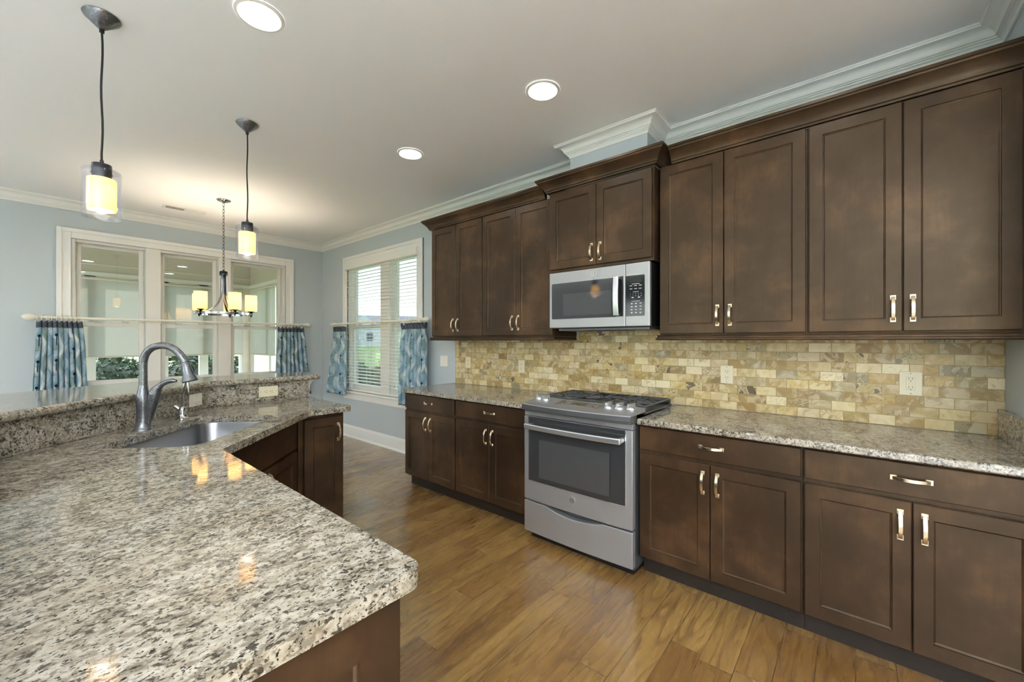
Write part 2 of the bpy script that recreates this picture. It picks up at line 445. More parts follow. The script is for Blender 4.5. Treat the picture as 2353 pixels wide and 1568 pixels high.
M['rollershade'] = mk_fabric('roller_shade_fabric', srgb(206, 204, 196), srgb(206, 205, 198), .5)

def mk_curtain():
    m = Mat('peacock_print_fabric'); uv = m.n('ShaderNodeUVMap').outputs[0]; sp = m.n('ShaderNodeSeparateXYZ', {'Vector': uv})
    u, v = sp.outputs['X'], sp.outputs['Y']            # metres of cloth, metres down from the top
    fx, fy = .16, .26
    col_i = m.math('FLOOR', m.math('DIVIDE', u, fx)); vv = m.math('ADD', v, m.math('MULTIPLY', m.math('FRACT', m.math('MULTIPLY', m.math('SINE', m.math('MULTIPLY', col_i, 12.9)), 43.7)), fy))
    a = m.math('SUBTRACT', m.math('MULTIPLY', m.math('FRACT', m.math('DIVIDE', u, fx)), 2.0), 1.0)     # -1..1
    b = m.math('SUBTRACT', m.math('MULTIPLY', m.math('FRACT', m.math('DIVIDE', vv, fy)), 2.0), 1.0)
    wob = m.math('SINE', m.math('MULTIPLY', v, 18.0))
    band = m.math('SINE', m.math('ADD', m.math('MULTIPLY', u, 2*PI/fx), m.math('MULTIPLY', wob, 1.1)))
    base = m.ramp(m.math('MULTIPLY_ADD', band, .5, .5), [(.10, srgb(150, 182, 202)), (.35, srgb(206, 222, 232)), (.6, srgb(242, 243, 240)), (.8, srgb(208, 220, 216)), (.95, srgb(146, 170, 172))])
    n = m.noise(m.n('ShaderNodeMapping', {'Vector': uv, 'Scale': (1, .3, 1)}).outputs[0], 14, 2)
    base = m.mix(m.ramp(n, [(.5, 0), (.68, .8)]), base, srgb(136, 170, 192))
    def ell(cx, cy, rx, ry):
        dx = m.math('DIVIDE', m.math('SUBTRACT', a, cx), rx); dy = m.math('DIVIDE', m.math('SUBTRACT', b, cy), ry)
        return m.math('SQRT', m.math('ADD', m.math('MULTIPLY', dx, dx), m.math('MULTIPLY', dy, dy)))
    e1 = ell(0, -.05, .78, .62)
    ring = m.ramp(m.math('ABSOLUTE', m.math('SUBTRACT', e1, 1.0)), [(0, 1), (.02, 1), (.045, 0)])
    c = m.mix(m.ramp(e1, [(.85, .55), (1, 0)]), base, srgb(176, 204, 220))
    c = m.mix(m.math('MULTIPLY', ring, .55), c, srgb(70, 104, 122))
    c = m.mix(m.ramp(ell(0, .12, .32, .26), [(.8, .9), (1.05, 0)]), c, srgb(140, 172, 192))
    c = m.mix(m.ramp(ell(0, .2, .15, .12), [(.9, 1), (1.05, 0)]), c, srgb(44, 44, 58))
    stem = m.math('MULTIPLY', m.ramp(m.math('ABSOLUTE', a), [(0, 1), (.035, 1), (.06, 0)]), m.ramp(b, [(.30, 0), (.34, 1)]))
    c = m.mix(stem, c, srgb(52, 66, 78))
    grey = m.math('MAXIMUM', m.math('LESS_THAN', v, .068), m.math('GREATER_THAN', v, .945))
    spark = m.ramp(m.n('ShaderNodeTexVoronoi', {'Vector': uv, 'Scale': 70.0}).outputs['Distance'], [(.12, 1), (.18, 0)])
    g = m.mix(spark, srgb(98, 104, 116), srgb(196, 202, 208))
    c = m.mix(grey, c, g)
    d = m.n('ShaderNodeBsdfDiffuse', {'Color': c}); t = m.n('ShaderNodeBsdfTranslucent', {'Color': c})
    x = m.n('ShaderNodeMixShader', {0: .3, 1: d.outputs[0], 2: t.outputs[0]}); m.t.links.new(x.outputs[0], m.out.inputs[0]); return m.m
M['curtain'] = mk_curtain()
M['rug'] = mk_trim('pale_grey_bounce', srgb(206, 206, 206), .95)  # pale surface of the added bounce rug
M['drum'] = mk_fabric('lamp_drum_fabric', srgb(238, 234, 226), srgb(240, 236, 228), .6)
def mk_grass():
    m = Mat('lawn_grass'); v = m.pos()
    c = m.ramp(m.noise(v, 3, 5, .7), [(.3, srgb(92, 122, 60)), (.5, srgb(128, 156, 86)), (.7, srgb(160, 180, 112))])
    m.bsdf(Base_Color=c, Roughness=.9); return m.m
M['grass'] = mk_grass()
def mk_leaf(name, a, b):
    m = Mat(name); m.bsdf(Base_Color=m.mix(m.noise(m.pos(), 9, 3), a, b), Roughness=.5); return m.m
M['leaf'] = mk_leaf('evergreen_leaf', srgb(34, 48, 30), srgb(72, 88, 56))
M['leaf2'] = mk_leaf('hedge_leaf', srgb(58, 80, 46), srgb(120, 140, 92))
M['bark'] = plain('bark', srgb(74, 60, 48), .9)
def mk_siding():
    m = Mat('pale_siding'); z = m.n('ShaderNodeSeparateXYZ', {'Vector': m.pos()}).outputs['Z']
    f = m.math('FRACT', m.math('MULTIPLY', z, 6.0))
    m.bsdf(Base_Color=m.mix(m.ramp(f, [(0, 1), (.1, 0)]), srgb(206, 214, 220), srgb(164, 172, 178)), Roughness=.7); return m.m
M['siding'] = mk_siding()
M['roof'] = plain('grey_shingle', srgb(140, 146, 154), .9)
M['farglass'] = plain('far_window_glass', srgb(90, 102, 116), .1)

# ------------------------------------------------------------------ room shell
CZ = 2.84; WX = 2.93; BY = 6.35; EY = -.53; LX = -5.2; RY = -4.6
struct(MB().box(LX-.15, WX+.15, RY-.15, BY+.15, -.12, 0).build('floor', M['floor'], smooth=0))
struct(MB().box(LX-.15, WX+.15, RY-.15, BY+.15, CZ, CZ+.15).build('ceiling', M['ceiling'], smooth=0))
def wall_holes(name, axis, c0, c1, a0, a1, holes, z1=CZ, mat=None):
    """wall slab between c0..c1 on `axis`, running a0..a1 on the other, with (a,b,z,z) holes"""
    mb = MB()
    def bx(p, q, zz0, zz1):
        if q-p < 1e-4 or zz1-zz0 < 1e-4: return
        mb.box(c0, c1, p, q, zz0, zz1) if axis == 'x' else mb.box(p, q, c0, c1, zz0, zz1)
    p = a0
    for (h0, h1, k0, k1) in sorted(holes):
        bx(p, h0, 0, z1); bx(h0, h1, 0, k0); bx(h0, h1, k1, z1); p = h1
    bx(p, a1, 0, z1)
    return struct(mb.build(name, mat or M['wall'], smooth=0))
W2 = (3.92, 5.55, .66, 2.45)          # right window opening (y0,y1,z0,z1)
W1 = (.27, 2.39, .84, 2.45)           # back window opening (x0,x1,z0,z1)
wall_holes('wall_right', 'x', WX, WX+.15, RY, BY+.15, [W2])
wall_holes('wall_back', 'y', BY, BY+.15, LX, WX, [W1])
wall_holes('wall_left', 'x', LX-.15, LX, RY, BY+.15, [(-2.6, -.4, .5, 2.45), (2.4, 4.8, .05, 2.45)])  # openings out of view, added to let in fill daylight
wall_holes('wall_rear', 'y', RY-.15, RY, LX, WX, [(-3.6, -.4, .5, 2.5)])  # unseen rear opening, also added for daylight fill
struct(MB().box(2.12, WX, EY-.13, EY, 0, CZ).build('wall_end', M['wall'], smooth=0))
CH = (2.65, 1.06, 1.66)
struct(MB().box(CH[0], WX, CH[1], CH[2], 2.5, CZ).build('wall_soffit', M['wall'], smooth=0))

crown = [(0, CZ), (0, CZ-.094), (.007, CZ-.094), (.007, CZ-.085), (.011, CZ-.077), (.019, CZ-.072), (.019, CZ-.065), (.027, CZ-.064), (.027, CZ-.057), (.035, CZ-.056), (.035, CZ-.050)]
for k in range(1, 8): crown.append((.080-.043*math.cos(k/7*PI/2), CZ-.018-.032*(1-math.sin(k/7*PI/2))))
crown += [(.086, CZ-.018), (.086, CZ-.010), (.092, CZ-.008), (.092, CZ)]
path = [(2.12, EY), (WX, EY), (WX, CH[1]), (CH[0], CH[1]), (CH[0], CH[2]), (WX, CH[2]), (WX, BY), (LX, BY), (LX, RY), (WX, RY), (WX, EY-.13), (2.12, EY-.13)]
struct(MB().sweep(crown, path, closed=True, side=-1).build('trim_1', M['trim'], smooth=30))
base = [(0, 0), (0, .165), (.006, .165), (.008, .150), (.014, .142), (.016, .132), (.016, .028), (.026, .020), (.030, .010), (.030, 0)]
struct(MB().sweep(base, [(WX, 3.26), (WX, BY), (LX, BY)], side=-1).build('baseboard_right', M['trim'], smooth=30))

# ------------------------------------------------------------------ windows
def frame_box(mb, ax, c0, c1, a0, a1, z0, z1, w, wb=None, wt=None):
    """rectangular frame of member width w; ax='x' means the frame lies in a plane of constant x"""
    wb = w if wb is None else wb; wt = w if wt is None else wt
    def bx(p, q, r, s): mb.box(c0, c1, p, q, r, s) if ax == 'x' else mb.box(p, q, c0, c1, r, s)
    bx(a0, a0+w, z0, z1); bx(a1-w, a1, z0, z1); bx(a0+w, a1-w, z0, z0+wb); bx(a0+w, a1-w, z1-wt, z1)
def casing(ax, c, out, a0, a1, z0, z1, w=.105, apron=True, parent=None):
    """moulded casing in front of wall plane c, projecting by `out` (signed)"""
    mb = MB()
    for k, (p, q, d) in enumerate(((0, w, .55), (w*.62, w, 1.0), (0, .014, .8))):
        e0, e1 = p, q
        def bx(x0, x1, r, s):
            mb.box(c, c+out*d, x0, x1, r, s) if ax == 'x' else mb.box(x0, x1, c, c+out*d, r, s)
        bx(a0-e1, a0-e0, z0, z1+e1); bx(a1+e0, a1+e1, z0, z1+e1); bx(a0-e0, a1+e0, z1+e0, z1+e1)
    return mb.build('casing', M['trim'], parent, bevel=.004, smooth=0)
def hung_unit(ax, cf, d, a0, a1, z0, z1, zm, parent):
    """double-hung unit: d is the outward direction sign; lower sash inside, upper sash behind"""
    def sgn(x): return cf + d*x
    up = MB(); frame_box(up, ax, sgn(.055), sgn(.085), a0+.01, a1-.01, zm-.02, z1-.005, .038, .04)
    u = up.build('upper_sash', M['vinyl'], parent, bevel=.003, smooth=0)
    pu = MB(); f = (lambda m, p, q: m.box(p, q, a0+.04, a1-.04, zm, z1-.04) if ax == 'x' else m.box(a0+.04, a1-.04, p, q, zm, z1-.04))
    f(pu, sgn(.068), sgn(.072)); pu.build('pane', M['pane'], u, smooth=0)
    lo = MB(); frame_box(lo, ax, sgn(.02), sgn(.052), a0+.01, a1-.01, z0+.005, zm+.025, .042, .06, .05)
    l = lo.build('lower_sash', M['vinyl'], parent, bevel=.003, smooth=0)
    pl = MB(); (pl.box(sgn(.034), sgn(.038), a0+.05, a1-.05, z0+.05, zm-.02) if ax == 'x' else pl.box(a0+.05, a1-.05, sgn(.034), sgn(.038), z0+.05, zm-.02))
    pl.build('pane', M['pane'], l, smooth=0)
    lk = MB()
    for t in (.3, .7):
        c = a0+(a1-a0)*t
        (lk.box(sgn(.0), sgn(.03), c-.03, c+.03, zm+.025, zm+.04) if ax == 'x' else lk.box(c-.03, c+.03, sgn(.0), sgn(.03), zm+.025, zm+.04))
    lk.build('sash_lock', M['vinyl'], l, bevel=.004, smooth=0)
def window(name, ax, c, d, a0, a1, z0, z1, zm, muls, mw, extra):
    o = bpy.data.objects.new(name, None); COL.objects.link(o); struct(o)
    fr = MB(); frame_box(fr, ax, c-d*.002, c+d*.13, a0, a1, z0, z1, .03)
    edges = [a0+.03]
    for mc in muls:
        (fr.box(c-d*.012, c+d*.13, mc-mw/2, mc+mw/2, z0, z1) if ax == 'x' else fr.box(mc-mw/2, mc+mw/2, c-d*.012, c+d*.13, z0, z1))
        edges += [mc-mw/2, mc+mw/2]
    edges.append(a1-.03)
    fr.build('window_frame', M['vinyl'], o, bevel=.003, smooth=0)
    for i in range(0, len(edges), 2):
        hung_unit(ax, c+d*.02, d, edges[i], edges[i+1], z0+.02, z1-.02, zm, o)
    casing(ax, c, -d*.03, a0, a1, z0-.01, z1, parent=o)
    st = MB()
    if ax == 'x': st.box(c-d*.05, c+d*.02, a0-.13, a1+.13, z0-.03, z0)
    else: st.box(a0-.13, a1+.13, c-d*.05, c+d*.02, z0-.03, z0)
    st.build('window_sill', M['trim'], o, bevel=.006, smooth=0)
    ap = MB()
    if ax == 'x': ap.box(c-d*.018, c, a0-.105, a1+.105, z0-.12, z0-.03)
    else: ap.box(a0-.105, a1+.105, c-d*.018, c, z0-.12, z0-.03)
    ap.build('apron', M['trim'], o, bevel=.004, smooth=0)
    return o
window('window_1', 'y', BY, 1, W1[0], W1[1], W1[2], W1[3], 1.545, [.93, 1.645], .135, 0)
window('window_2', 'x', WX, 1, W2[0], W2[1], W2[2], W2[3], 1.56, [4.60], .20, 0)
def fill_window(name, ax, c, d, a0, a1, z0, z1, n):  # unseen windows added behind and beside the camera for fill light
    o = bpy.data.objects.new(name, None); COL.objects.link(o); struct(o)
    fr = MB(); frame_box(fr, ax, c, c+d*.10, a0, a1, z0, z1, .05)
    for i in range(1, n):
        p = a0+(a1-a0)*i/n
        (fr.box(c, c+d*.1, p-.04, p+.04, z0, z1) if ax == 'x' else fr.box(p-.04, p+.04, c, c+d*.1, z0, z1))
    fr.build('window_frame', M['vinyl'], o, bevel=.003, smooth=0)
    p = MB(); (p.box(c+d*.05, c+d*.054, a0+.04, a1-.04, z0+.04, z1-.04) if ax == 'x' else p.box(a0+.04, a1-.04, c+d*.05, c+d*.054, z0+.04, z1-.04))
    p.build('pane', M['pane'], o, smooth=0)
    casing(ax, c, -d*.03, a0, a1, z0, z1, parent=o)
fill_window('window_3_fill', 'x', LX, -1, -2.6, -.4, .5, 2.45, 3)
fill_window('window_4_fill', 'x', LX, -1, 2.4, 4.8, .05, 2.45, 3)
fill_window('window_5_fill', 'y', RY, -1, -3.6, -.4, .5, 2.5, 4)

# blind in the right window
bl = thing('window_blind', 'white horizontal slat blind lowered over the garden window beside the cabinets', 'blind', (2.915, (W2[0]+W2[1])/2, 0))
hw = (W2[1]-W2[0])/2-.015
MB().box(-.045, .02, -hw-.05, hw+.03, 2.365, 2.455).build('valance', M['blind'], bl, bevel=.004, smooth=0)
sl = MB(); z = 2.335
while z > .73:
    t = .003
    sl.add([(-.024, -hw, z-t), (.024, -hw, z+t), (.024, hw, z+t), (-.024, hw, z-t), (-.024, -hw, z-t+.003), (.024, -hw, z+t+.003), (.024, hw, z+t+.003), (-.024, hw, z-t+.003)],
           [(0,3,2,1),(4,5,6,7),(0,1,5,4),(1,2,6,5),(2,3,7,6),(3,0,4,7)])
    z -= .0435
sl.build('slats', M['blind'], bl, smooth=0)
MB().box(-.026, .026, -hw, hw, .672, .692).build('bottom_rail', M['blind'], bl, bevel=.003, smooth=0)
lc = MB()
for yy in (-.62, -.25, .25, .62):
    for xx in (-.025, .025): lc.tube([(xx, yy, .69), (xx, yy, 2.37)], .0011, 5)
lc.build('ladder_cords', M['blind'], bl)
MB().tube([(-.05, hw-.02, 2.36), (-.052, hw-.02, 1.3), (-.05, hw-.02, 1.05)], [.0015, .0015, .006], 6).build('pull_cord', M['blind'], bl)

# ------------------------------------------------------------------ curtain rods, rings and panels
def rod(name, label, axis, a0, a1, c, z, sgn, off=.08):
    """wooden rod from a0 to a1 along axis at depth c; sgn = direction to the wall"""
    o = thing(name, label, 'curtain rod', ((a0+a1)/2, c, z) if axis == 'x' else (c, (a0+a1)/2, z))
    L = (a1-a0)/2
    X = (lambda p, q, r: (p, q, r)) if axis == 'x' else (lambda p, q, r: (q, p, r))
    MB().tube([X(-L, 0, 0), X(L, 0, 0)], .0135, 16).build('rod_pole', M['rodwhite'], o)
    for s in (-1, 1):
        f = MB()
        prof = [(0, .0135), (.004, .022), (.012, .024), (.018, .016), (.03, .020), (.06, .030), (.085, .026), (.105, .012), (.112, .001)]
        pts = [X(s*(L+p), 0, 0) for p, r in prof]; f.tube(pts, [r for p, r in prof], 18)
        for k in range(9):
            a = 2*PI*k/9
            ring = [X(s*(L+p), math.cos(a)*r*.97, math.sin(a)*r*.97) for p, r in prof[4:8]]
            f.tube(ring, .0035, 5)
        f.build('finial', M['rodwhite'], o)
        b = MB(); b.tube([X(s*(L-.06), 0, -.004), X(s*(L-.06), sgn*.03, -.006), X(s*(L-.06), sgn*(off-.032), -.006)], [.02, .014, .024], 14)
        b.build('bracket', M['rodwhite'], o)
    return o
rod('curtain_rod', 'cream wooden curtain rod across the wide window behind the sink', 'x', .045, 2.60, 6.255, 1.60, 1, .095)
rod('curtain_rod', 'cream wooden curtain rod across the blind-covered garden window', 'y', 3.68, 5.72, 2.81, 1.60, 1, .12)

def curtain(label, axis, c, top_a, top_b, bot_a, bot_b, z0, z1, pleats, seed, amp=.036):
    rnd = random.Random(seed); nu, nv = pleats*14, 42
    cloth = pleats*.105
    ph = [rnd.uniform(-.5, .5) for _ in range(pleats+1)]; am = [rnd.uniform(.7, 1.3) for _ in range(pleats+1)]
    vs = []; uvs = []; H = z1-z0
    for j in range(nv+1):
        t = j/nv; zz = z1-H*t
        e = t**.8
        a = top_a+(bot_a-top_a)*e; b = top_b+(bot_b-top_b)*e
        for i in range(nu+1):
            s = i/nu; k = s*pleats; ki = min(int(k), pleats-1); fr = k-ki
            A = am[ki]*(1-fr)+am[ki+1]*fr; P = ph[ki]*(1-fr)+ph[ki+1]*fr
            w = math.sin(2*PI*k+P*t*1.5)
            w2 = math.copysign(abs(w)**.75, w)
            pinch = math.exp(-((t-.10)/.05)**2)
            dep = amp*A*w2*(1+.45*math.exp(-(t/.07)**2)-.45*pinch)+.004*math.sin(9*s+4*t)
            lat = a+(b-a)*s + .010*math.cos(2*PI*k)*(1-.4*t)+.006*math.sin(5*t+seed)
            droop = .022*math.exp(-(t/.06)**2)*(.5-.5*math.cos(2*PI*k))
            vs.append((lat, c+dep, zz-droop) if axis == 'x' else (c+dep, lat, zz-droop)); uvs.append((s*cloth, t*H))
    fs = [(j*(nu+1)+i, j*(nu+1)+i+1, (j+1)*(nu+1)+i+1, (j+1)*(nu+1)+i) for j in range(nv) for i in range(nu)]
    me = bpy.data.meshes.new('cafe_curtain'); me.from_pydata(vs, [], fs); me.materials.append(M['curtain'])
    uvl = me.uv_layers.new(name='UVMap')
    for lp in me.loops: uvl.data[lp.index].uv = uvs[lp.vertex_index]
    me.polygons.foreach_set('use_smooth', [True]*len(me.polygons))
    o = bpy.data.objects.new('cafe_curtain', me); COL.objects.link(o)
    so = o.modifiers.new('thick', 'SOLIDIFY'); so.thickness = .0016
    return tag(o, label, 'curtain', 'peacock print cafe curtains')
curtain('wide blue peacock-print cafe curtain at the left end of the window behind the sink', 'x', 6.255, .02, .33, .0, .40, .575, 1.568, 9, 1)
curtain('narrow peacock-print cafe curtain at the right end of the window behind the sink', 'x', 6.255, 2.26, 2.58, 2.22, 2.70, .575, 1.562, 7, 2)
curtain('slim peacock-print cafe curtain on the garden window, on the side of the room corner', 'y', 2.81, 5.72, 5.42, 5.93, 5.36, .61, 1.562, 5, 3, .027)
curtain('peacock-print cafe curtain on the garden window, falling behind the worktop end', 'y', 2.81, 3.64, 4.05, 3.60, 4.12, .61, 1.568, 7, 4, .027)
def rings(axis, c, z, poss, label, group):
    first = None
    for p in poss:
        if first is None:
            pts = [(0, .0215*math.cos(2*PI*k/24), .0215*math.sin(2*PI*k/24)-.007) for k in range(24)]
            if axis == 'y': pts = [(y, x, zz) for x, y, zz in pts]
            mb = MB(); mb.tube(pts, .0036, 8, closed=True); mb.ball((0, 0, -.032), .003, .003, .005, 8, 6)
            first = tag(mb.build('curtain_ring', M['rodwhite']), label, 'curtain ring', group); o = first
        else:
            o = first.copy(); COL.objects.link(o)
        o.location = (p, c, z) if axis == 'x' else (c, p, z)
rings('x', 6.255, 1.60, [.065+.034*k for k in range(8)], 'cream curtain ring holding the wide left curtain behind the sink', 'rings of the wide left curtain')
rings('x', 6.255, 1.60, [2.30+.045*k for k in range(6)], 'cream curtain ring holding the narrow right curtain behind the sink', 'rings of the narrow right curtain')
rings('y', 2.81, 1.60, [5.45+.06*k for k in range(5)], 'cream curtain ring at the room-corner end of the garden window rod', 'rings at the corner end of the garden window rod')
rings('y', 2.81, 1.60, [3.70+.055*k for k in range(6)], 'cream curtain ring at the cabinet end of the garden window rod', 'rings at the cabinet end of the garden window rod')

# ------------------------------------------------------------------ cabinets
def door_mb(x0, x1, z0, z1, stile=.056, y=-.021, th=.019, dep=.009):
    mb = MB(); e = .0025
    def rect(a, yy): return [(x0+a, yy, z0+a), (x1-a, yy, z0+a), (x1-a, yy, z1-a), (x0+a, yy, z1-a)]
    L = [rect(0, y+th), rect(0, y+e), rect(e, y)]
    if stile: L += [rect(stile, y), rect(stile+.0012, y+.0065), rect(stile+.0035, y+.0072), rect(stile+.008, y+dep+.0015)]
    vs = [p for r in L for p in r]; fs = [(3, 2, 1, 0)]
    for k in range(len(L)-1):
        for i in range(4): j = (i+1) % 4; fs.append((k*4+i, k*4+j, k*4+4+j, k*4+4+i))
    n = (len(L)-1)*4; fs.append((n, n+1, n+2, n+3))
    mb.add(vs, fs); return mb
def handle_mb(cx, cz, L=.125, vert=True, y=-.021):
    mb = MB(); h = L/2
    T = (lambda a, b: (cx+b, cz+a)) if vert else (lambda a, b: (cx+a, cz+b))
    def bx(a0, a1, b0, b1, d0, d1):
        p = T(a0, b0); q = T(a1, b1); mb.box(p[0], q[0], y-d1, y-d0, p[1], q[1])
    for s in (-1, 1):
        bx(s*h, s*(h-.022), -.0105, .0105, 0, .004)
        bx(s*(h-.003), s*(h-.019), -.0085, .0085, .004, .008)
    n = 13; pts = []; up = (0, -1, 0)
    for k in range(n):
        t = -1+2*k/(n-1); a = t*(h-.008); d = .008+.020*(1-abs(t)**2.2)
        p = T(a, 0); pts.append((p[0], y-d, p[1]))
    mb.tube(pts, 1.0, flat=(.0135, .0042, up))
    return mb
def cabinet(name, label, loc, rz, Wd, depth, z0, z1, fronts, toe=.105, side_panels=()):
    o = thing(name, label, 'cabinet', loc, rz)
    b = MB(); b.box(0, Wd, 0, depth, z0+(toe or 0), z1); b.build('cabinet_body', M['wood'], o, bevel=.0015, seg=1, smooth=0)
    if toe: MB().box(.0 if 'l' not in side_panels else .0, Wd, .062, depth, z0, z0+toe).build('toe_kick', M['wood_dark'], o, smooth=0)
    for f in fronts:
        kind, x0, x1, a0, a1 = f[:5]
        d = door_mb(x0, x1, a0, a1, 0 if kind == 'drawer' else .056).build({'door': 'door', 'drawer': 'drawer_front', 'panel': 'end_panel'}[kind], M['wood'], o, smooth=0)
        if len(f) > 5 and f[5]:
            hk, hx, hz = f[5]; handle_mb(hx, hz, .125, hk == 'v').build('handle', M['nickel'], d, bevel=.0008, seg=1, smooth=30)
    return o
FX = 2.291       # base cabinet face frame plane; doors stand out to 2.27
DEP = WX-FX-.004
def base_unit(label, y_hi, y_lo, dsplit, d0, d1, wide):
    Wd = y_hi-y_lo; c = (d0+d1)/2
    f = [('drawer', y_hi-d0, y_hi-d1, .737, .868, ('h', y_hi-c, .805)),
         ('door', y_hi-d0, y_hi-dsplit-.002, .118, .714, ('v', y_hi-dsplit-.035, .618)),
         ('door', y_hi-dsplit+.002, y_hi-d1, .118, .714, ('v', y_hi-dsplit+.035, .618))]
    return cabinet('base_cabinet', label, (FX, y_hi, 0), R(-90), Wd, DEP, 0, .878, f)
base_unit('dark brown base cabinet with drawer and two doors, next to the garden window', 3.25, 2.5405, 2.895, 3.237, 2.553, 0)
base_unit('dark brown base cabinet with drawer and two doors, touching the far side of the range', 2.5395, 1.762, 2.152, 2.532, 1.772, 0)
base_unit('dark brown base cabinet with drawer and two doors, touching the near side of the range', .962, .1855, .578, .954, .192, 0)
base_unit('dark brown base cabinet with drawer and two doors, at the end wall nearest the viewer', .1845, -.528, -.172, .178, -.515, 0)
UX = 2.601
def upper_unit(label, y_hi, y_lo, dsplit, d0, d1, fx=UX, z0=1.398, z1=2.465, zd0=1.406, zd1=2.460, hz=1.51):
    f = [('door', y_hi-d0, y_hi-dsplit-.002, zd0, zd1, ('v', y_hi-dsplit-.033, hz)),
         ('door', y_hi-dsplit+.002, y_hi-d1, zd0, zd1, ('v', y_hi-dsplit+.033, hz))]
    return cabinet('wall_cabinet', label, (fx, y_hi, 0), R(-90), y_hi-y_lo, WX-fx-.003, z0, z1, f, toe=0)
upper_unit('tall dark brown wall cabinet beside the garden window', 3.24, 2.5335, 2.881, 3.232, 2.537)
upper_unit('tall dark brown wall cabinet between the window-side cabinet and the microwave', 2.5325, 1.772, 2.148, 2.529, 1.778)
upper_unit('short dark brown wall cabinet above the microwave', 1.754, .966, 1.362, 1.747, .974, fx=2.521, z0=1.868, zd0=1.888, zd1=2.448, hz=1.975)
upper_unit('tall dark brown wall cabinet immediately right of the microwave', .957, .1905, .583, .952, .197)
upper_unit('tall dark brown wall cabinet in the corner at the end wall, farthest right', .1895, -.527, -.1645, .184, -.515)
# dark cabinet crown and light rails
cc = [(0, 2.463), (.022, 2.463), (.024, 2.472), (.030, 2.476), (.033, 2.488), (.044, 2.502), (.062, 2.524), (.074, 2.532), (.076, 2.540), (.082, 2.543), (.082, 2.557), (0, 2.557)]
def crown_side(label, path): return tag(MB().sweep([(o, z+.0025) for o, z in cc], path, side=1).build('cabinet_crown_moulding', M['wood'], smooth=30), label, 'moulding')
crown_side('dark crown moulding along the wall cabinets between microwave and garden window', [(UX-.001, 1.842), (UX-.001, 3.243), (WX-.004, 3.243)][::-1])
crown_side('dark crown moulding stepping forward over the microwave cabinet', [(WX-.004, .963), (2.520, .963), (2.520, 1.757), (WX-.004, 1.757)][::-1])
crown_side('dark crown moulding along the tall wall cabinets right of the microwave', [(UX-.001, -.527), (UX-.001, .878)][::-1])
lr = [(.0005, 1.365), (.016, 1.365), (.021, 1.371), (.021, 1.377), (.014, 1.381), (.012, 1.388), (.016, 1.396), (0, 1.396)]
def rail(label, path): return tag(MB().sweep(lr, path, side=1).build('light_rail', M['wood'], smooth=30), label, 'moulding')
rail('dark moulded rail under the wall cabinets between window and microwave', [(WX-.03, 1.774), (2.592, 1.774), (2.592, 3.238), (WX-.014, 3.238)][::-1])
rail('dark moulded rail under the tall wall cabinets right of the microwave', [(2.592, -.527), (2.592, .955), (WX-.03, .955)][::-1])

# ------------------------------------------------------------------ worktops on the range wall, backsplash
CT0, CT1 = .880, .914
tag(slab('worktop', fillet([(2.243, 1.760), (2.243, 3.275), (WX-.012, 3.275), (WX-.012, 1.760)], [.002, .02, .002, .002]), CT0, CT1, M['granite']),
    'speckled granite worktop between the range and the garden window', 'worktop')
tag(slab('worktop', [(2.243, EY+.001), (2.243, .962), (WX-.012, .962), (WX-.012, EY+.001)], CT0, CT1, M['granite']),
    'speckled granite worktop from the range to the end wall', 'worktop')
tag(slab('side_splash', [(2.26, EY+.001), (2.26, EY+.026), (WX-.012, EY+.026), (WX-.012, EY+.001)], CT1+.0005, 1.043, M['granite'], bevel=.003),
    'low granite upstand on the worktop against the end wall', 'upstand')
bs = MB(); bs.box(WX-.0105, WX-.0005, EY+.001, 3.206, .9145, 1.397); bs.box(WX-.0105, WX-.0005, .985, 1.745, 1.397, 1.46); bs.cur = 1; bs.box(WX-.0105, WX-.0005, 3.206, 3.262, .9145, 1.397)
tag(bs.build('tile_backsplash', [M['tile'], M['tile_v']], smooth=0), 'gold and cream travertine brick tile backsplash behind the range', 'backsplash')

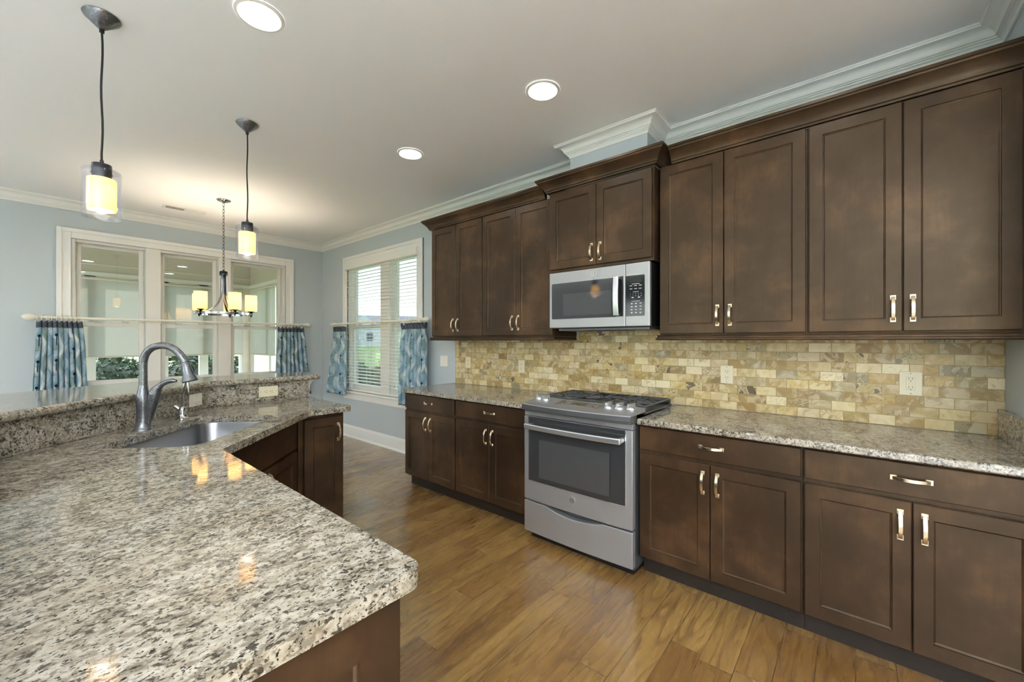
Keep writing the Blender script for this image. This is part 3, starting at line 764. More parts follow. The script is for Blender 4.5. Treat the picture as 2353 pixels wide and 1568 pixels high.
# ------------------------------------------------------------------ outlets and switches
def plate_wall(name, label, cat, loc, rz, w, h, kind, mat):
    """local: front is -y, x right, z up, centred"""
    o = thing(name, label, cat, loc, rz)
    p = MB().box(-w/2, w/2, -.006, -.0005, -h/2, h/2).build('cover_plate', mat, o, bevel=.003, smooth=0)
    sc = MB()
    if kind == 'h': spots = [(-w/2+.012, 0), (w/2-.012, 0)]
    else: spots = [(0, h/2-.010), (0, -h/2+.010)]
    for sx, sz in spots: MB().tube([(sx, -.0055, sz), (sx, -.0072, sz)], .0022, 10).build('screw', M['slot'], o)
    def outlet(swap):
        X = (lambda a, b: (b, a)) if not swap else (lambda a, b: (a, b))
        def bx(mb, a0, a1, b0, b1, d0, d1):
            q = X(a0, b0); r = X(a1, b1); mb.box(q[0], r[0], -d1, -d0, q[1], r[1])
        f = MB(); bx(f, -.034, .034, -.0165, .0165, .0055, .0085); fo = f.build('receptacle', mat, o, bevel=.002, smooth=0)
        for c in (-.019, .019):
            s = MB()
            for q in (-.0065, .0065):
                bx(s, c-.001, c+.008, q-.0011, q+.0011, .008, .0089)
            cc_ = X(c-.008, 0); s.tube([(cc_[0], -.008, cc_[1]), (cc_[0], -.0089, cc_[1])], .0024, 10)
            s.build('socket_slots', M['slot'], o)
        return fo
    if kind == 'gfci':
        f = MB().box(-.0165, .0165, -.0085, -.0055, -.034, .034).build('receptacle', mat, o, bevel=.002, smooth=0)
        MB().box(-.007, .007, -.0098, -.008, -.007, .007).build('test_button', mat, o, bevel=.001, smooth=0)
        for c in (-.022, .022):
            s = MB()
            for q in (-.0065, .0065): s.box(q-.0011, q+.0011, -.0089, -.008, c-.001, c+.008)
            s.tube([(0, -.008, c-.008), (0, -.0089, c-.008)], .0024, 10)
            s.build('socket_slots', M['slot'], o)
    elif kind == 'v': outlet(False)
    elif kind == 'h': outlet(True)
    elif kind == 'rocker2':
        for sx in (-.0215, .0215):
            MB().box(sx-.0165, sx+.0165, -.0095, -.0055, -.033, .033).build('rocker', mat, o, bevel=.002, smooth=0)
    elif kind == 'rockerh':
        MB().box(-.033, .033, -.013, -.0055, -.0165, .0165).build('rocker', mat, o, bevel=.003, smooth=0)
    return o
TX = WX-.0105
plate_wall('light_switch', 'white double rocker light switch on the blue wall beside the tiles', 'switch', (WX, 3.457, 1.139), R(-90), .118, .118, 'rocker2', M['ivory'])
plate_wall('power_outlet', 'cream outlet on the tiles closest to the garden window', 'outlet', (TX, 3.062, 1.137), R(-90), .073, .116, 'v', M['almond'])
plate_wall('power_outlet', 'cream outlet on the tiles just left of the range', 'outlet', (TX, 2.352, 1.125), R(-90), .073, .120, 'v', M['almond'])
plate_wall('power_outlet', 'cream outlet on the tiles just right of the range', 'outlet', (TX, .640, 1.142), R(-90), .074, .116, 'v', M['almond'])
plate_wall('power_outlet', 'wide cream safety outlet with test button on the tiles near the end wall', 'outlet', (TX, -.215, 1.141), R(-90), .086, .122, 'gfci', M['almond'])

# ------------------------------------------------------------------ island: pony wall, cabinets, worktop, bar
SPL = 2.54      # diagonal splash line y = x + SPL
def pony(off0, off1):
    """band between two offsets behind the splash front line"""
    def line(o):
        k = o*math.sqrt(2)
        c = SPL+k; x = -.17-o; y3 = 3.30+o
        return [(x, .66), (x, x+c), (y3-c, y3), (1.415, y3)]
    return line(off0)+line(off1)[::-1]
struct(MB().prism(pony(.0215, .14), 0, 1.054).build('wall_pony', M['wall'], smooth=0))
tag(MB().prism(pony(.0, .021), CT1+.0005, 1.0535).build('granite_splash', M['granite'], smooth=0, bevel=.001), 'upright granite splash between island worktop and raised bar', 'splash')
bar = [(-.135, .62), (-.135, -.135+SPL-.05), (3.262-SPL+.05, 3.262), (1.50, 3.262), (1.545, 3.68), (1.25, 3.73), (.95, 3.75), (.72, 3.72), (.47, 3.645), (.215, 3.52), (-.10, 3.315), (-.42, 3.02), (-.62, 2.70), (-.62, .62)]
tag(slab('raised_counter', fillet(bar, [.03, .02, .05, .035, .08, .3, .3, .3, .3, .3, .3, .3, .2, .03]), 1.055, 1.092, M['granite'], bevel=.0165, seg=5),
    'raised granite bar top bending round the island behind the faucet', 'counter')
tag(MB().prism([(1.4155, 1.03), (1.4155, 1.0535), (1.485, 1.0535), (1.485, 1.043), (1.46, 1.037), (1.44, 1.012), (1.432, .96), (1.432, .93), (1.4155, .93)], 3.33, 3.43, ax='y').build('bar_bracket', M['trim'], bevel=.002, smooth=0),
    'small white bracket under the overhanging end of the bar', 'bracket')
N_ = (.508, 1.995); K_ = (1.145, 2.662)
isl = [(.505, .652), N_, K_, (1.430, 2.650), (1.430, 3.298), (3.298-SPL, 3.298), (-.168, -.168+SPL-.002), (-.168, .652)]
isl = fillet(isl, [.035, .03, .05, .035, .01, 0, 0, 0])
sc, sh, sw = Vector((.557, 2.540)), .372, .207
ud, vd = Vector((math.cos(R(46)), math.sin(R(46)))), Vector((math.sin(R(46)), -math.cos(R(46))))
def srect(h, w): return [tuple(sc+ud*a*h+vd*b*w) for a, b in ((-1, -1), (-1, 1), (1, 1), (1, -1))]
tag(slab('island_worktop', isl, CT0-.002, CT1, M['granite'], hole=fillet(srect(sh, sw), .085, 8), bevel=.009),
    'large speckled granite island worktop with the undermount sink', 'worktop')
# sink
def sink():
    o = thing('sink', 'grey steel undermount sink sunk in the island worktop', 'sink', (0, 0, 0))
    a = fillet(srect(sh+.004, sw+.004), .088, 8); b = fillet(srect(sh-.002, sw-.002), .082, 8); c = fillet(srect(sh-.045, sw-.045), .06, 8); d = fillet(srect(.03, .03), .029, 8)
    n = len(a); mb = MB(); zt = CT0-.0025; zb = .70
    a2 = fillet(srect(sh+.03, sw+.02), .1, 8)
    rows = [[(p[0], p[1], zt) for p in a2], [(p[0], p[1], zt) for p in a], [(p[0], p[1], zt-.012) for p in b], [(p[0], p[1], zb+.03) for p in b], [(p[0]*.75+q[0]*.25, p[1]*.75+q[1]*.25, zb+.006) for p, q in zip(b, c)], [(p[0], p[1], zb) for p in c], [(p[0], p[1], zb-.004) for p in d]]
    vs = [p for r in rows for p in r]; fs = []
    for k in range(len(rows)-1):
        for i in range(n): j = (i+1) % n; fs.append((k*n+i, k*n+j, k*n+n+j, k*n+n+i))
    fs.append(tuple((len(rows)-1)*n+i for i in range(n)))
    mb.add(vs, fs); mb.build('bowl', M['sinksteel'], o, smooth=50)
    MB().lathe([(.001, .0), (.03, 0), (.042, .003), (.044, .001), (.044, -.003)], (sc.x, sc.y, zb-.001), 24).build('drain', M['chrome'], o)
    return o
sink()
# island cabinets
ang = math.atan2(K_[1]-N_[1], K_[0]-N_[0])
f = [('drawer', .03, .37, .737, .862, ('h', .2, .80)), ('drawer', .385, .80, .737, .862, None), ('door', .03, .37, .118, .714, ('v', .33, .618)), ('door', .385, .80, .118, .714, ('v', .42, .618))]
near = cabinet('island_cabinet', 'dark brown island base cabinet under the near arm of the worktop, panelled end', (.468, .690, 0), R(90), 1.30, .61, 0, .877, [('drawer', .03, .42, .737, .862, ('h', .22, .80)), ('door', .03, .42, .118, .714, ('v', .38, .618)), ('drawer', .44, 1.2, .737, .862, ('h', .82, .80)), ('door', .44, .815, .118, .714, ('v', .78, .618)), ('door', .825, 1.2, .118, .714, ('v', .86, .618))])
ep = door_mb(-.605, -.005, .105, .872, .085, y=-.016, th=.0155).build('end_panel', M['wood'], near, smooth=0, xf=Matrix.Rotation(R(-90), 4, 'Z'))
sd = Vector(N_) + Vector((math.cos(ang), math.sin(ang)))*.03 + Vector((-math.sin(ang), math.cos(ang)))*.058
cabinet('island_cabinet', 'dark brown diagonal sink cabinet in the inner corner of the island', (sd.x, sd.y, 0), ang, .84, .055, 0, .877,
        [('drawer', .03, .80, .70, .862, None), ('door', .03, .413, .118, .68, ('v', .385, .60)), ('door', .417, .80, .118, .68, ('v', .445, .60))])
cabinet('island_cabinet', 'narrow dark brown cabinet at the far end of the island, single door', (1.095, 2.711, 0), 0, .300, .575, 0, .877,
        [('door', .032, .285, .118, .850, ('v', .254, .745))])
# outlet + switch on the granite splash
plate_wall('power_outlet', 'cream sideways outlet on the granite splash near the bar end', 'outlet', (1.125, 3.299, .990), 0, .128, .076, 'h', M['almond'])
dd = R(45)
plate_wall('light_switch', 'cream sideways rocker switch on the granite splash behind the water tap', 'switch', (.672+.001, .672+SPL-.001, .985), dd, .116, .078, 'rockerh', M['ivory'])

# ------------------------------------------------------------------ faucet (arch swings towards the sink: +ud x -90deg)
def faucet():
    o = thing('faucet', 'tall dark brushed steel pull-down kitchen faucet behind the sink', 'faucet', (.362, 2.731, CT1), R(-44))
    # local +x points over the sink
    body = [(.001, 0), (.042, 0), (.042, .003), (.038, .008), (.032, .022), (.0285, .045), (.0265, .075), (.027, .105), (.0292, .135), (.0292, .155), (.027, .178), (.0215, .203), (.0185, .218), (.0182, .226), (.001, .226)]
    MB().lathe(body, seg=36).build('faucet_body', M['gunmetal'], o)
    K = .00215/6.533
    px = [(384, 752), (384, 600), (384, 470), (388, 390), (404, 320), (440, 250), (505, 190), (585, 162), (670, 156), (755, 172), (832, 216), (896, 282), (946, 352), (982, 416)]
    pts = [((x-384)*K, 0, (1440-y)*K) for x, y in px]
    fine = []
    for a, b, c, d in zip([pts[0]]+pts, pts, pts[1:], pts[2:]+[pts[-1]]):
        for k in range(3):
            t = k/3; fine.append(tuple(.5*(2*q+(r-p)*t+(2*p-5*q+4*r-w)*t*t+(3*q-p-3*r+w)*t**3) for p, q, r, w in zip(a, b, c, d)))
    fine.append(pts[-1]); pts = fine
    MB().tube(pts, .0172, 20).build('spout_arch', M['gunmetal'], o)
    e = Vector(pts[-1]); t = Vector((72, 0, -290)).normalized()
    L = .100; h = [e+t*L*x for x in (0, .02, .3, .55, .78, .92, .95, 1.0)]
    hd = MB().tube(h, [.0172, .0182, .0200, .0235, .0295, .0345, .0350, .0310], 24).build('spray_head', M['gunmetal'], o)
    n = Vector((-t.z, 0, t.x)); n = n if n.x > 0 else -n
    bt = MB(); q = [e+t*.022+n*.0195, e+t*.040+n*.024, e+t*.058+n*.026]; bt.tube(q, [.005, .0075, .005], 10); bt.build('spray_button', M['black'], hd)
    lv = MB(); lv.tube([(.024, 0, .022), (.030, 0, .060), (.040, 0, .110), (.049, 0, .150), (.053, 0, .176)], [.006, .013, .020, .0235, .0245], 20)
    l = lv.build('handle_hub', M['gunmetal'], o)
    ha = MB(); ha.tube([(.0535, 0, .178), (.058, 0, .196), (.071, 0, .214), (.090, 0, .230), (.113, 0, .241), (.138, 0, .246), (.155, 0, .243)], [.0245, .0235, .0165, .0125, .0115, .0115, .006], 16)
    ha.build('lever', M['gunmetal'], l)
faucet()
def dispenser():
    o = thing('water_tap', 'slim chrome drinking water tap beside the tall faucet', 'faucet', (.561, 2.960, CT1), R(-44))
    MB().lathe([(.001, 0), (.035, 0), (.035, .003), (.027, .008), (.022, .014), (.0205, .03), (.018, .052), (.015, .062), (.010, .068), (.001, .069)], seg=28).build('tap_base', M['chrome'], o)
    lv = MB(); lv.tube([(-.008, 0, .044), (-.026, 0, .060), (-.040, 0, .072)], [.011, .010, .011], 12)
    lv.build('tap_lever', M['chrome'], o)
    pts = [(0, 0, .066), (.001, 0, .10), (.004, 0, .14), (.009, 0, .175), (.014, 0, .200), (.018, 0, .214), (.023, 0, .219), (.0285, 0, .214), (.031, 0, .202), (.0315, 0, .150)]
    MB().tube(pts, [.007, .0065, .0063, .006, .006, .006, .006, .006, .0065, .007], 14).build('tap_spout', M['chrome'], o)
dispenser()

# ------------------------------------------------------------------ range
def gas_range():
    hw = .391
    o = thing('gas_range', 'stainless slide-in gas range between the base cabinets', 'stove', (2.2, 1.3575, 0), R(-90))
    def bow(x, d=.022): return -d*(1-(x/hw)**2)
    MB().box(-hw+.006, hw-.006, .042, .70, .035, .872).build('oven_body', M['steel_dark'], o, bevel=.002, smooth=0)
    MB().box(-hw+.02, hw-.02, .06, .66, .0, .034).build('base_plinth', M['black'], o, smooth=0)
    def curved(z0f, z1f, y_off, th, n=28, x0=-hw, x1=hw, d=.012):
        mb = MB(); vs = []
        for i in range(n+1):
            x = x0+(x1-x0)*i/n; yb = bow(x, d)+y_off
            a, b = z0f(x), z1f(x)
            vs += [(x, yb, a), (x, yb, b), (x, y_off+th, b), (x, y_off+th, a)]
        fs = []
        for i in range(n):
            p = i*4; q = p+4
            for k in range(4): fs.append((p+k, p+(k+1) % 4, q+(k+1) % 4, q+k))
        fs += [(3, 2, 1, 0), tuple(n*4+k for k in range(4))]
        mb.add(vs, fs); return mb
    dip = lambda x: .268-.030*max(0, 1-(x/.21)**2)**1.0 if abs(x) < .21 else .268
    curved(lambda x: .060, dip, 0, .04, 48).build('drawer_front', M['steel'], o, bevel=.003, smooth=30)
    MB().box(-hw+.012, hw-.012, .02, .05, .262, .284).build('drawer_gap', M['black'], o, smooth=0)
    dr = curved(lambda x: .279, lambda x: .848, 0, .04).build('oven_door', M['steel'], o, bevel=.003, smooth=30)
    gl = curved(lambda x: .414-.0*x, lambda x: .846, -.0022, .01, 28, -.349, .349)
    gl.build('door_glass', M['ovenglass'], dr, smooth=30)
    MB().box(-.256, .256, -.0155, -.0145, .447, .702).build('oven_window', M['ovenwindow'], dr, smooth=0)
    ln = MB()
    for i in range(24):
        x = -.349+.698*i/24; x2 = x+.698/24
        ln.add([(x, bow(x, .012)-.0045, .4105), (x2, bow(x2, .012)-.0045, .4105), (x2, bow(x2, .012)-.0045, .4150), (x, bow(x, .012)-.0045, .4150)], [(0, 1, 2, 3)])
    for s in (-1, 1): ln.box(s*.349, s*.353, bow(.349, .012)-.004, bow(.349, .012)+.004, .4105, .846)
    ln.build('glass_trim', M['steel_bright'], dr, smooth=0)
    hb = MB(); n = 21; pts = []
    for i in range(n):
        x = -.345+.69*i/(n-1); pts.append((x, -.052+bow(x, .022), .790))
    hb.tube(pts, 1.0, flat=(.020, .034, (0, 0, 1)))
    for s in (-1, 1): hb.box(s*.345, s*.318, -.052, .0, .777, .803)
    hb.build('door_handle', M['steel_bright'], dr, bevel=.006, seg=3, smooth=40)
    lg = MB(); lg.tube([(0, -.0125, .362), (0, -.0155, .362)], .0195, 32)
    b = lg.build('badge', M['steel_bright'], dr)
    def badge(parent, cx, y, cz, r):
        m1 = MB(); m1.tube([(cx+r*.82*math.cos(2*PI*k/32), y, cz+r*.82*math.sin(2*PI*k/32)) for k in range(32)], r*.05, 6, closed=True)
        for k in range(4):
            a = PI/4+k*PI/2
            m1.tube([(cx+r*(.62+.12*math.sin(q*PI/3))*math.cos(a+(q-2)*.22), y, cz+r*(.62+.12*math.sin(q*PI/3))*math.sin(a+(q-2)*.22)) for q in range(5)], r*.05, 6)
        m1.build('badge_ring', M['panelgrey'], parent)
        text_mesh('badge_letters', 'GE', r*1.0, M['panelgrey'], parent, Matrix.Translation((cx, y-.0004, cz)) @ Matrix.Rotation(R(90), 4, 'X') @ Matrix.Shear('XZ', 4, (.0, 0)) if False else Matrix.Translation((cx, y-.0004, cz)) @ Matrix.Rotation(R(90), 4, 'X'))
    badge(b, 0, -.0156, .362, .0195)
    # fascia: bowed front lip and sloped control deck
    def deck(prof, name, mat, n=32, par=o, x0=-hw, x1=hw):
        mb = MB(); vs = []; k = len(prof)
        for i in range(n+1):
            x = x0+(x1-x0)*i/n
            for (yy, zz, f) in prof: vs.append((x, yy+bow(x, .040)*f, zz))
        fs = []
        for i in range(n):
            for q in range(k): fs.append((i*k+q, i*k+(q+1) % k, (i+1)*k+(q+1) % k, (i+1)*k+q))
        fs += [tuple(range(k))[::-1], tuple(n*k+q for q in range(k))]
        mb.add(vs, fs); return mb.build(name, mat, par, bevel=.002, smooth=35)
    deck([(.005, .852, 0), (.005, .884, .3), (.04, .884, 0), (.04, .852, 0)], 'upper_trim', M['steel'])
    deck([(-.012, .886, .7), (-.022, .892, .9), (-.018, .897, .9), (-.030, .901, 1), (-.030, .930, 1), (.06, .930, 0), (.06, .886, 0)], 'front_lip', M['steel_dark'])
    cp = deck([(-.032, .9305, 1), (-.026, .9365, 1), (.175, .958, 0), (.185, .958, 0), (.185, .9305, 0)], 'control_panel', M['steel'])
    sl = math.atan2(.0215, .201)
    def on_deck(x, y): return (x, y, .9365+(y+.026)*.0215/.201)
    def patch(x0, x1, y0, y1, h, name, mat, par):
        mb = MB(); z0 = [on_deck(x, y) for x, y in ((x0, y0), (x1, y0), (x1, y1), (x0, y1))]
        mb.add([(p[0], p[1], p[2]+h*.2) for p in z0]+[(p[0], p[1], p[2]+h) for p in z0], [(0,3,2,1),(4,5,6,7),(0,1,5,4),(1,2,6,5),(2,3,7,6),(3,0,4,7)])
        return mb.build(name, mat, par, smooth=0)
    pad = patch(-.165, .145, .012, .135, .0022, 'touch_pad', M['panelgrey'], cp)
    patch(-.055, .042, .070, .112, .0030, 'clock_display', M['display'], pad)
    mk = MB()
    def mark(x, y, w, d):
        z0 = [on_deck(q, r) for q, r in ((x-w/2, y-d/2), (x+w/2, y-d/2), (x+w/2, y+d/2), (x-w/2, y+d/2))]
        mk.add([(p[0], p[1], p[2]+.0031) for p in z0], [(0, 1, 2, 3)])
    for x in (-.145, -.115, -.085):
        for y in (.055, .085, .110): mark(x, y, .016, .005)
    for i in range(5): mark(-.052+i*.022, .050, .008, .005); mark(-.045+i*.022, .030, .006, .006)
    for x, y in ((.065, .10), (.09, .10), (.115, .10), (.065, .07), (.09, .06), (.118, .07)): mark(x, y, .013, .006)
    mk.build('printed_keys', M['ink'], pad, smooth=0)
    kn = None
    for x, y in ((-.345, .115), (-.275, .095), (.200, .085), (.270, .092), (.338, .105)):
        p = on_deck(x, y)
        k = MB(); k.lathe([(.001, .0), (.029, .0), (.029, .006), (.026, .012), (.022, .017), (.001, .019)], (0, 0, 0), 28)
        k.prism([(-.006, -.026), (.006, -.026), (.008, 0), (.006, .028), (-.006, .028), (-.008, 0)], .016, .036)
        ob = k.build('knob', M['steel_bright'], cp, bevel=.0015, xf=Matrix.Translation((p[0], p[1], p[2])) @ Matrix.Rotation(sl, 4, 'X') @ Matrix.Rotation(R(-25), 4, 'Z'))
        mm = MB(); q = on_deck(x+.03, y+.035); mm.add([(q[0]-.008, q[1]-.002, q[2]+.0006), (q[0]+.008, q[1]-.002, q[2]+.0006), (q[0]+.008, q[1]+.002, q[2]+.0006), (q[0]-.008, q[1]+.002, q[2]+.0006)], [(0, 1, 2, 3)])
        mm.build('knob_mark', M['ink'], cp, smooth=0)
    # cooktop
    ck = MB(); ck.prism(fillet([(-hw-.003, .186), (hw+.003, .186), (hw+.003, .64), (hw-.05, .690), (-hw+.05, .690), (-hw-.003, .64)], [.004, .004, .03, .03, .03, .03]), .9165, .930)
    ctop = ck.build('cooktop', M['enamel'], o, bevel=.003, smooth=30)
    ve = MB(); ve.prism(fillet([(-hw+.0, .635), (hw-.0, .635), (hw-.05, .692), (-hw+.05, .692)], [.01, .01, .02, .02]), .9305, .956)
    vo = ve.build('vent_rail', M['iron'], o, bevel=.006, smooth=30)
    vs_ = MB()
    for i in range(6): x = -.27+i*.108; vs_.box(x-.037, x+.037, .640, .668, .9545, .9572)
    vs_.build('vent_slots', M['steel_dark'], vo, smooth=0)
    for x, y, r in ((-.25, .30, .05), (-.25, .52, .038), (0, .41, .055), (.25, .30, .045), (.25, .52, .05)):
        b = MB(); b.lathe([(.001, 0), (r, 0), (r, .008), (r*.85, .012), (r*.85, .02), (r*.7, .024), (.001, .024)], (x, y, .9302), 28); b.build('burner', M['iron'], o)
    for gx in (-.257, 0, .257):
        g = MB(); w = .125; y0, y1 = .205, .625; zt = .962
        def bar_(a, b, h=.010, t=.011): g.tube([a, b], 1.0, flat=(t, h, (0, 0, 1)))
        for yy in (y0, y1): bar_((gx-w, yy, zt), (gx+w, yy, zt))
        for xx in (gx-w, gx+w): bar_((xx, y0, zt), (xx, y1, zt))
        bar_((gx, y0, zt), (gx, y1, zt)); bar_((gx-w, (y0+y1)/2, zt), (gx+w, (y0+y1)/2, zt))
        cs = [(gx, .30), (gx, .52)] if gx else [(0, .41)]
        for cx_, cy_ in cs:
            for a in range(4):
                an = PI/4+a*PI/2; bar_((cx_+.03*math.cos(an), cy_+.03*math.sin(an), zt+.003), (cx_+.135*math.cos(an), cy_+.12*math.sin(an), zt+.001))
            for s in (-1, 1): bar_((cx_+s*.035, cy_, zt+.003), (cx_+s*w, cy_, zt+.003))
        for xx in (gx-w, gx+w):
            for yy in (y0, y1): g.box(xx-.006, xx+.006, yy-.006, yy+.006, .9303, zt)
        g.build('grate', M['iron'], o, bevel=.002, seg=1, smooth=30)
    return badge
badge = gas_range()

# ------------------------------------------------------------------ microwave
def microwave():
    hw = .381
    o = thing('microwave', 'stainless over-the-range microwave under the short wall cabinet', 'microwave', (2.50, 1.3665, 0), R(-90))
    z0, z1 = 1.455, 1.862
    MB().box(-hw+.002, hw-.002, .030, .418, z0-.003, z1-.001).build('housing', M['black'], o, bevel=.003, smooth=0)
    b = MB(); b.box(-hw+.05, hw-.02, .05, .40, z0-.020, z0-.003); b.box(-.1, .2, .08, .2, z0-.026, z0-.02); b.build('underside_vent', M['steel_dark'], o, bevel=.003, smooth=0)
    sx = .2195
    d = MB().box(-hw, sx-.001, 0, .030, z0, z1).build('door', M['steel'], o, bevel=.004, smooth=0)
    MB().prism(fillet([(-hw+.022, 1.52), (.158, 1.52), (.158, 1.781), (-hw+.022, 1.781)], .010), -.0015, .004, ax='y').build('door_glass', M['ovenglass'], d, smooth=30)
    MB().prism(fillet([(-hw+.122, 1.543), (.120, 1.543), (.120, 1.70), (-hw+.122, 1.70)], .008), -.0022, -.0014, ax='y').build('door_window', M['ovenwindow'], d, smooth=30)
    h = MB(); pts = [(.170, -.034-.010*(1-((k-8)/8)**2), 1.527+.256*k/16) for k in range(17)]
    h.tube(pts, 1.0, flat=(.036, .012, (0, -1, 0)))
    for zz in (1.535, 1.775): h.box(.154, .186, -.036, 0, zz-.008, zz+.008)
    h.build('door_handle', M['steel_bright'], d, bevel=.003, smooth=40)
    MB().box(.156, .205, -.004, .0005, 1.522, 1.784).build('handle_recess', M['black'], d, smooth=0)
    lg = MB(); lg.tube([(-.012, .001, 1.822), (-.012, -.003, 1.822)], .0165, 32); bd = lg.build('badge', M['ink'], d)
    badge(bd, -.012, -.0031, 1.822, .0165)
    p = MB().box(sx+.001, hw, 0, .030, z0, z1).build('control_panel', M['steel'], o, bevel=.004, smooth=0)
    kp = MB().prism(fillet([(sx+.003, 1.52), (.3495, 1.52), (.3495, 1.782), (sx+.003, 1.782)], [.001, .008, .008, .001]), -.0016, .004, ax='y').build('keypad', M['display'], p, smooth=30)
    MB().box(.252, .329, -.0024, -.001, 1.738, 1.764).build('clock_display', M['black'], p, smooth=0)
    mk = MB()
    def mark(x, z, w, h): mk.add([(x-w/2, -.0018, z-h/2), (x+w/2, -.0018, z-h/2), (x+w/2, -.0018, z+h/2), (x-w/2, -.0018, z+h/2)], [(0, 1, 2, 3)])
    for z, w in ((1.727, .052), (1.676, .036), (1.616, .056)): mark(.290, z, w, .0022)
    for z in (1.716, 1.696):
        for x in (.258, .289, .320): mark(x, z, .018, .003)
    for z in (1.640,):
        for x in (.270, .312): mark(x, z, .014, .005)
    for z in (1.603, 1.583, 1.563, 1.544):
        for x in (.264, .292, .322): mark(x, z, .015, .003); mark(x, z-.005, .012, .0015)
    mk.build('printed_keys', M['ink'], kp, smooth=0)
    for i, ch in enumerate('1234567890'):
        text_mesh('key_digit', ch, .009, M['ink'], kp, Matrix.Translation((.254+.018*(i % 5), -.0019, 1.664-.014*(i//5))) @ Matrix.Rotation(R(90), 4, 'X'), .0001)
microwave()

# ------------------------------------------------------------------ ceiling lights
can0 = None
def can(x, y, label):
    global can0
    if can0 is None:
        o = thing('recessed_light', label, 'ceiling light', (x, y, CZ))
        MB().lathe([(.080, -.001), (.080, -.005), (.086, -.009), (.099, -.006), (.101, -.001)], seg=48, cap=False).build('trim_ring', M['white'], o)
        MB().lathe([(.0005, -.0042), (.080, -.0036), (.080, -.001), (.0005, -.001)], seg=48, cap=False).build('diffuser', M['can'], o)
        can0 = o
    else: copy_tree(can0, (x, y, CZ), label=label)
can(.669, 2.066, 'lit round recessed ceiling light above the sink corner, largest in view')
can(1.949, 1.411, 'lit round recessed ceiling light in front of the range')
can(1.931, 2.683, 'lit round recessed ceiling light nearest the garden window')
for x, y, l in ((1.95, .14, 'added unseen ceiling fill light before the end wall'), (.67, .3, 'added unseen ceiling fill light above the near end of the island'), (-1.2, .8, 'added unseen ceiling fill light over the living side of the bar'), (-1.2, 3.6, 'added unseen ceiling fill light beyond the bar'), (-3.3, .8, 'added unseen ceiling fill light by the added side windows'), (-3.3, 3.6, 'added unseen ceiling fill light by the added full-height windows'),
                (.6, -1.9, 'added unseen ceiling fill light behind the kitchen'), (-1.6, -2.2, 'added unseen ceiling fill light in the living area'), (-3.6, -2.2, 'added unseen ceiling fill light in the far living corner')):
    can(x, y, l)  # extra ceiling lights, all out of view, added for even fill

def point(name, loc, w, r=.03, parent=None, col=(1, .84, .6)):
    l = bpy.data.lights.new(name, 'POINT'); l.energy = w; l.shadow_soft_size = r; l.color = col
    o = bpy.data.objects.new(name, l); COL.objects.link(o); o.location = loc
    if parent is not None: o.parent = parent
    return o
def pendant(label, x, y):
    o = thing('pendant_light', label, 'pendant light', (x, y, CZ), 0)
    MB().lathe([(.0005, -.001), (.064, -.001), (.066, -.004), (.062, -.012), (.010, -.060), (.0005, -.061)], seg=40).build('canopy', M['gunmetal'], o)
    zc = 2.160-CZ
    MB().lathe([(.0005, -.055), (.009, -.058), (.009, -.074), (.0005, -.076)], seg=14).build('cord_grip', M['cord'], o)
    pts = [(.0025*math.sin(k*.9), .0015*math.sin(k*.6), -.07+(zc+.07)*k/12) for k in range(13)]; pts[0] = (0, 0, -.07); pts[-1] = (0, 0, zc+.005)
    MB().tube(pts, .0042, 10).build('cord', M['cord'], o)
    MB().lathe([(.0005, zc+.024), (.007, zc+.024), (.008, zc+.006), (.033, zc+.004), (.034, zc), (.034, zc-.034), (.036, zc-.035), (.036, zc-.040), (.033, zc-.041), (.033, zc-.070), (.0005, zc-.070)], seg=36).build('lamp_holder', M['blackmetal'], o)
    r = .067; t, b = zc-.022, zc-.240
    MB().lathe([(.034, t+.003), (r-.006, t), (r, t-.006), (r, b), (r-.003, b), (r-.003, t-.008), (r-.009, t-.004), (.034, t-.001)], seg=48, cap=False).build('outer_glass', M['clearglass'], o)
    r = .0495; t2, b2 = zc-.060, zc-.205
    MB().lathe([(.030, t2), (r-.004, t2-.001), (r, t2-.006), (r, b2), (r-.003, b2), (r-.003, t2-.006), (.030, t2-.003)], seg=48, cap=False).build('inner_shade', M['shade'], o)
    MB().ball((0, 0, b2+.020), .031, .031, .036).build('bulb', M['bulb'], o)
    point('bulb_light', (0, 0, b2+.075), .6, .02, o, (1, .86, .62))
    return o
pendant('lit glass pendant light on a black cord nearest the viewer, above the island', .207, 2.624)
pendant('lit glass pendant light on a black cord hanging before the wide window', .948, 3.161)

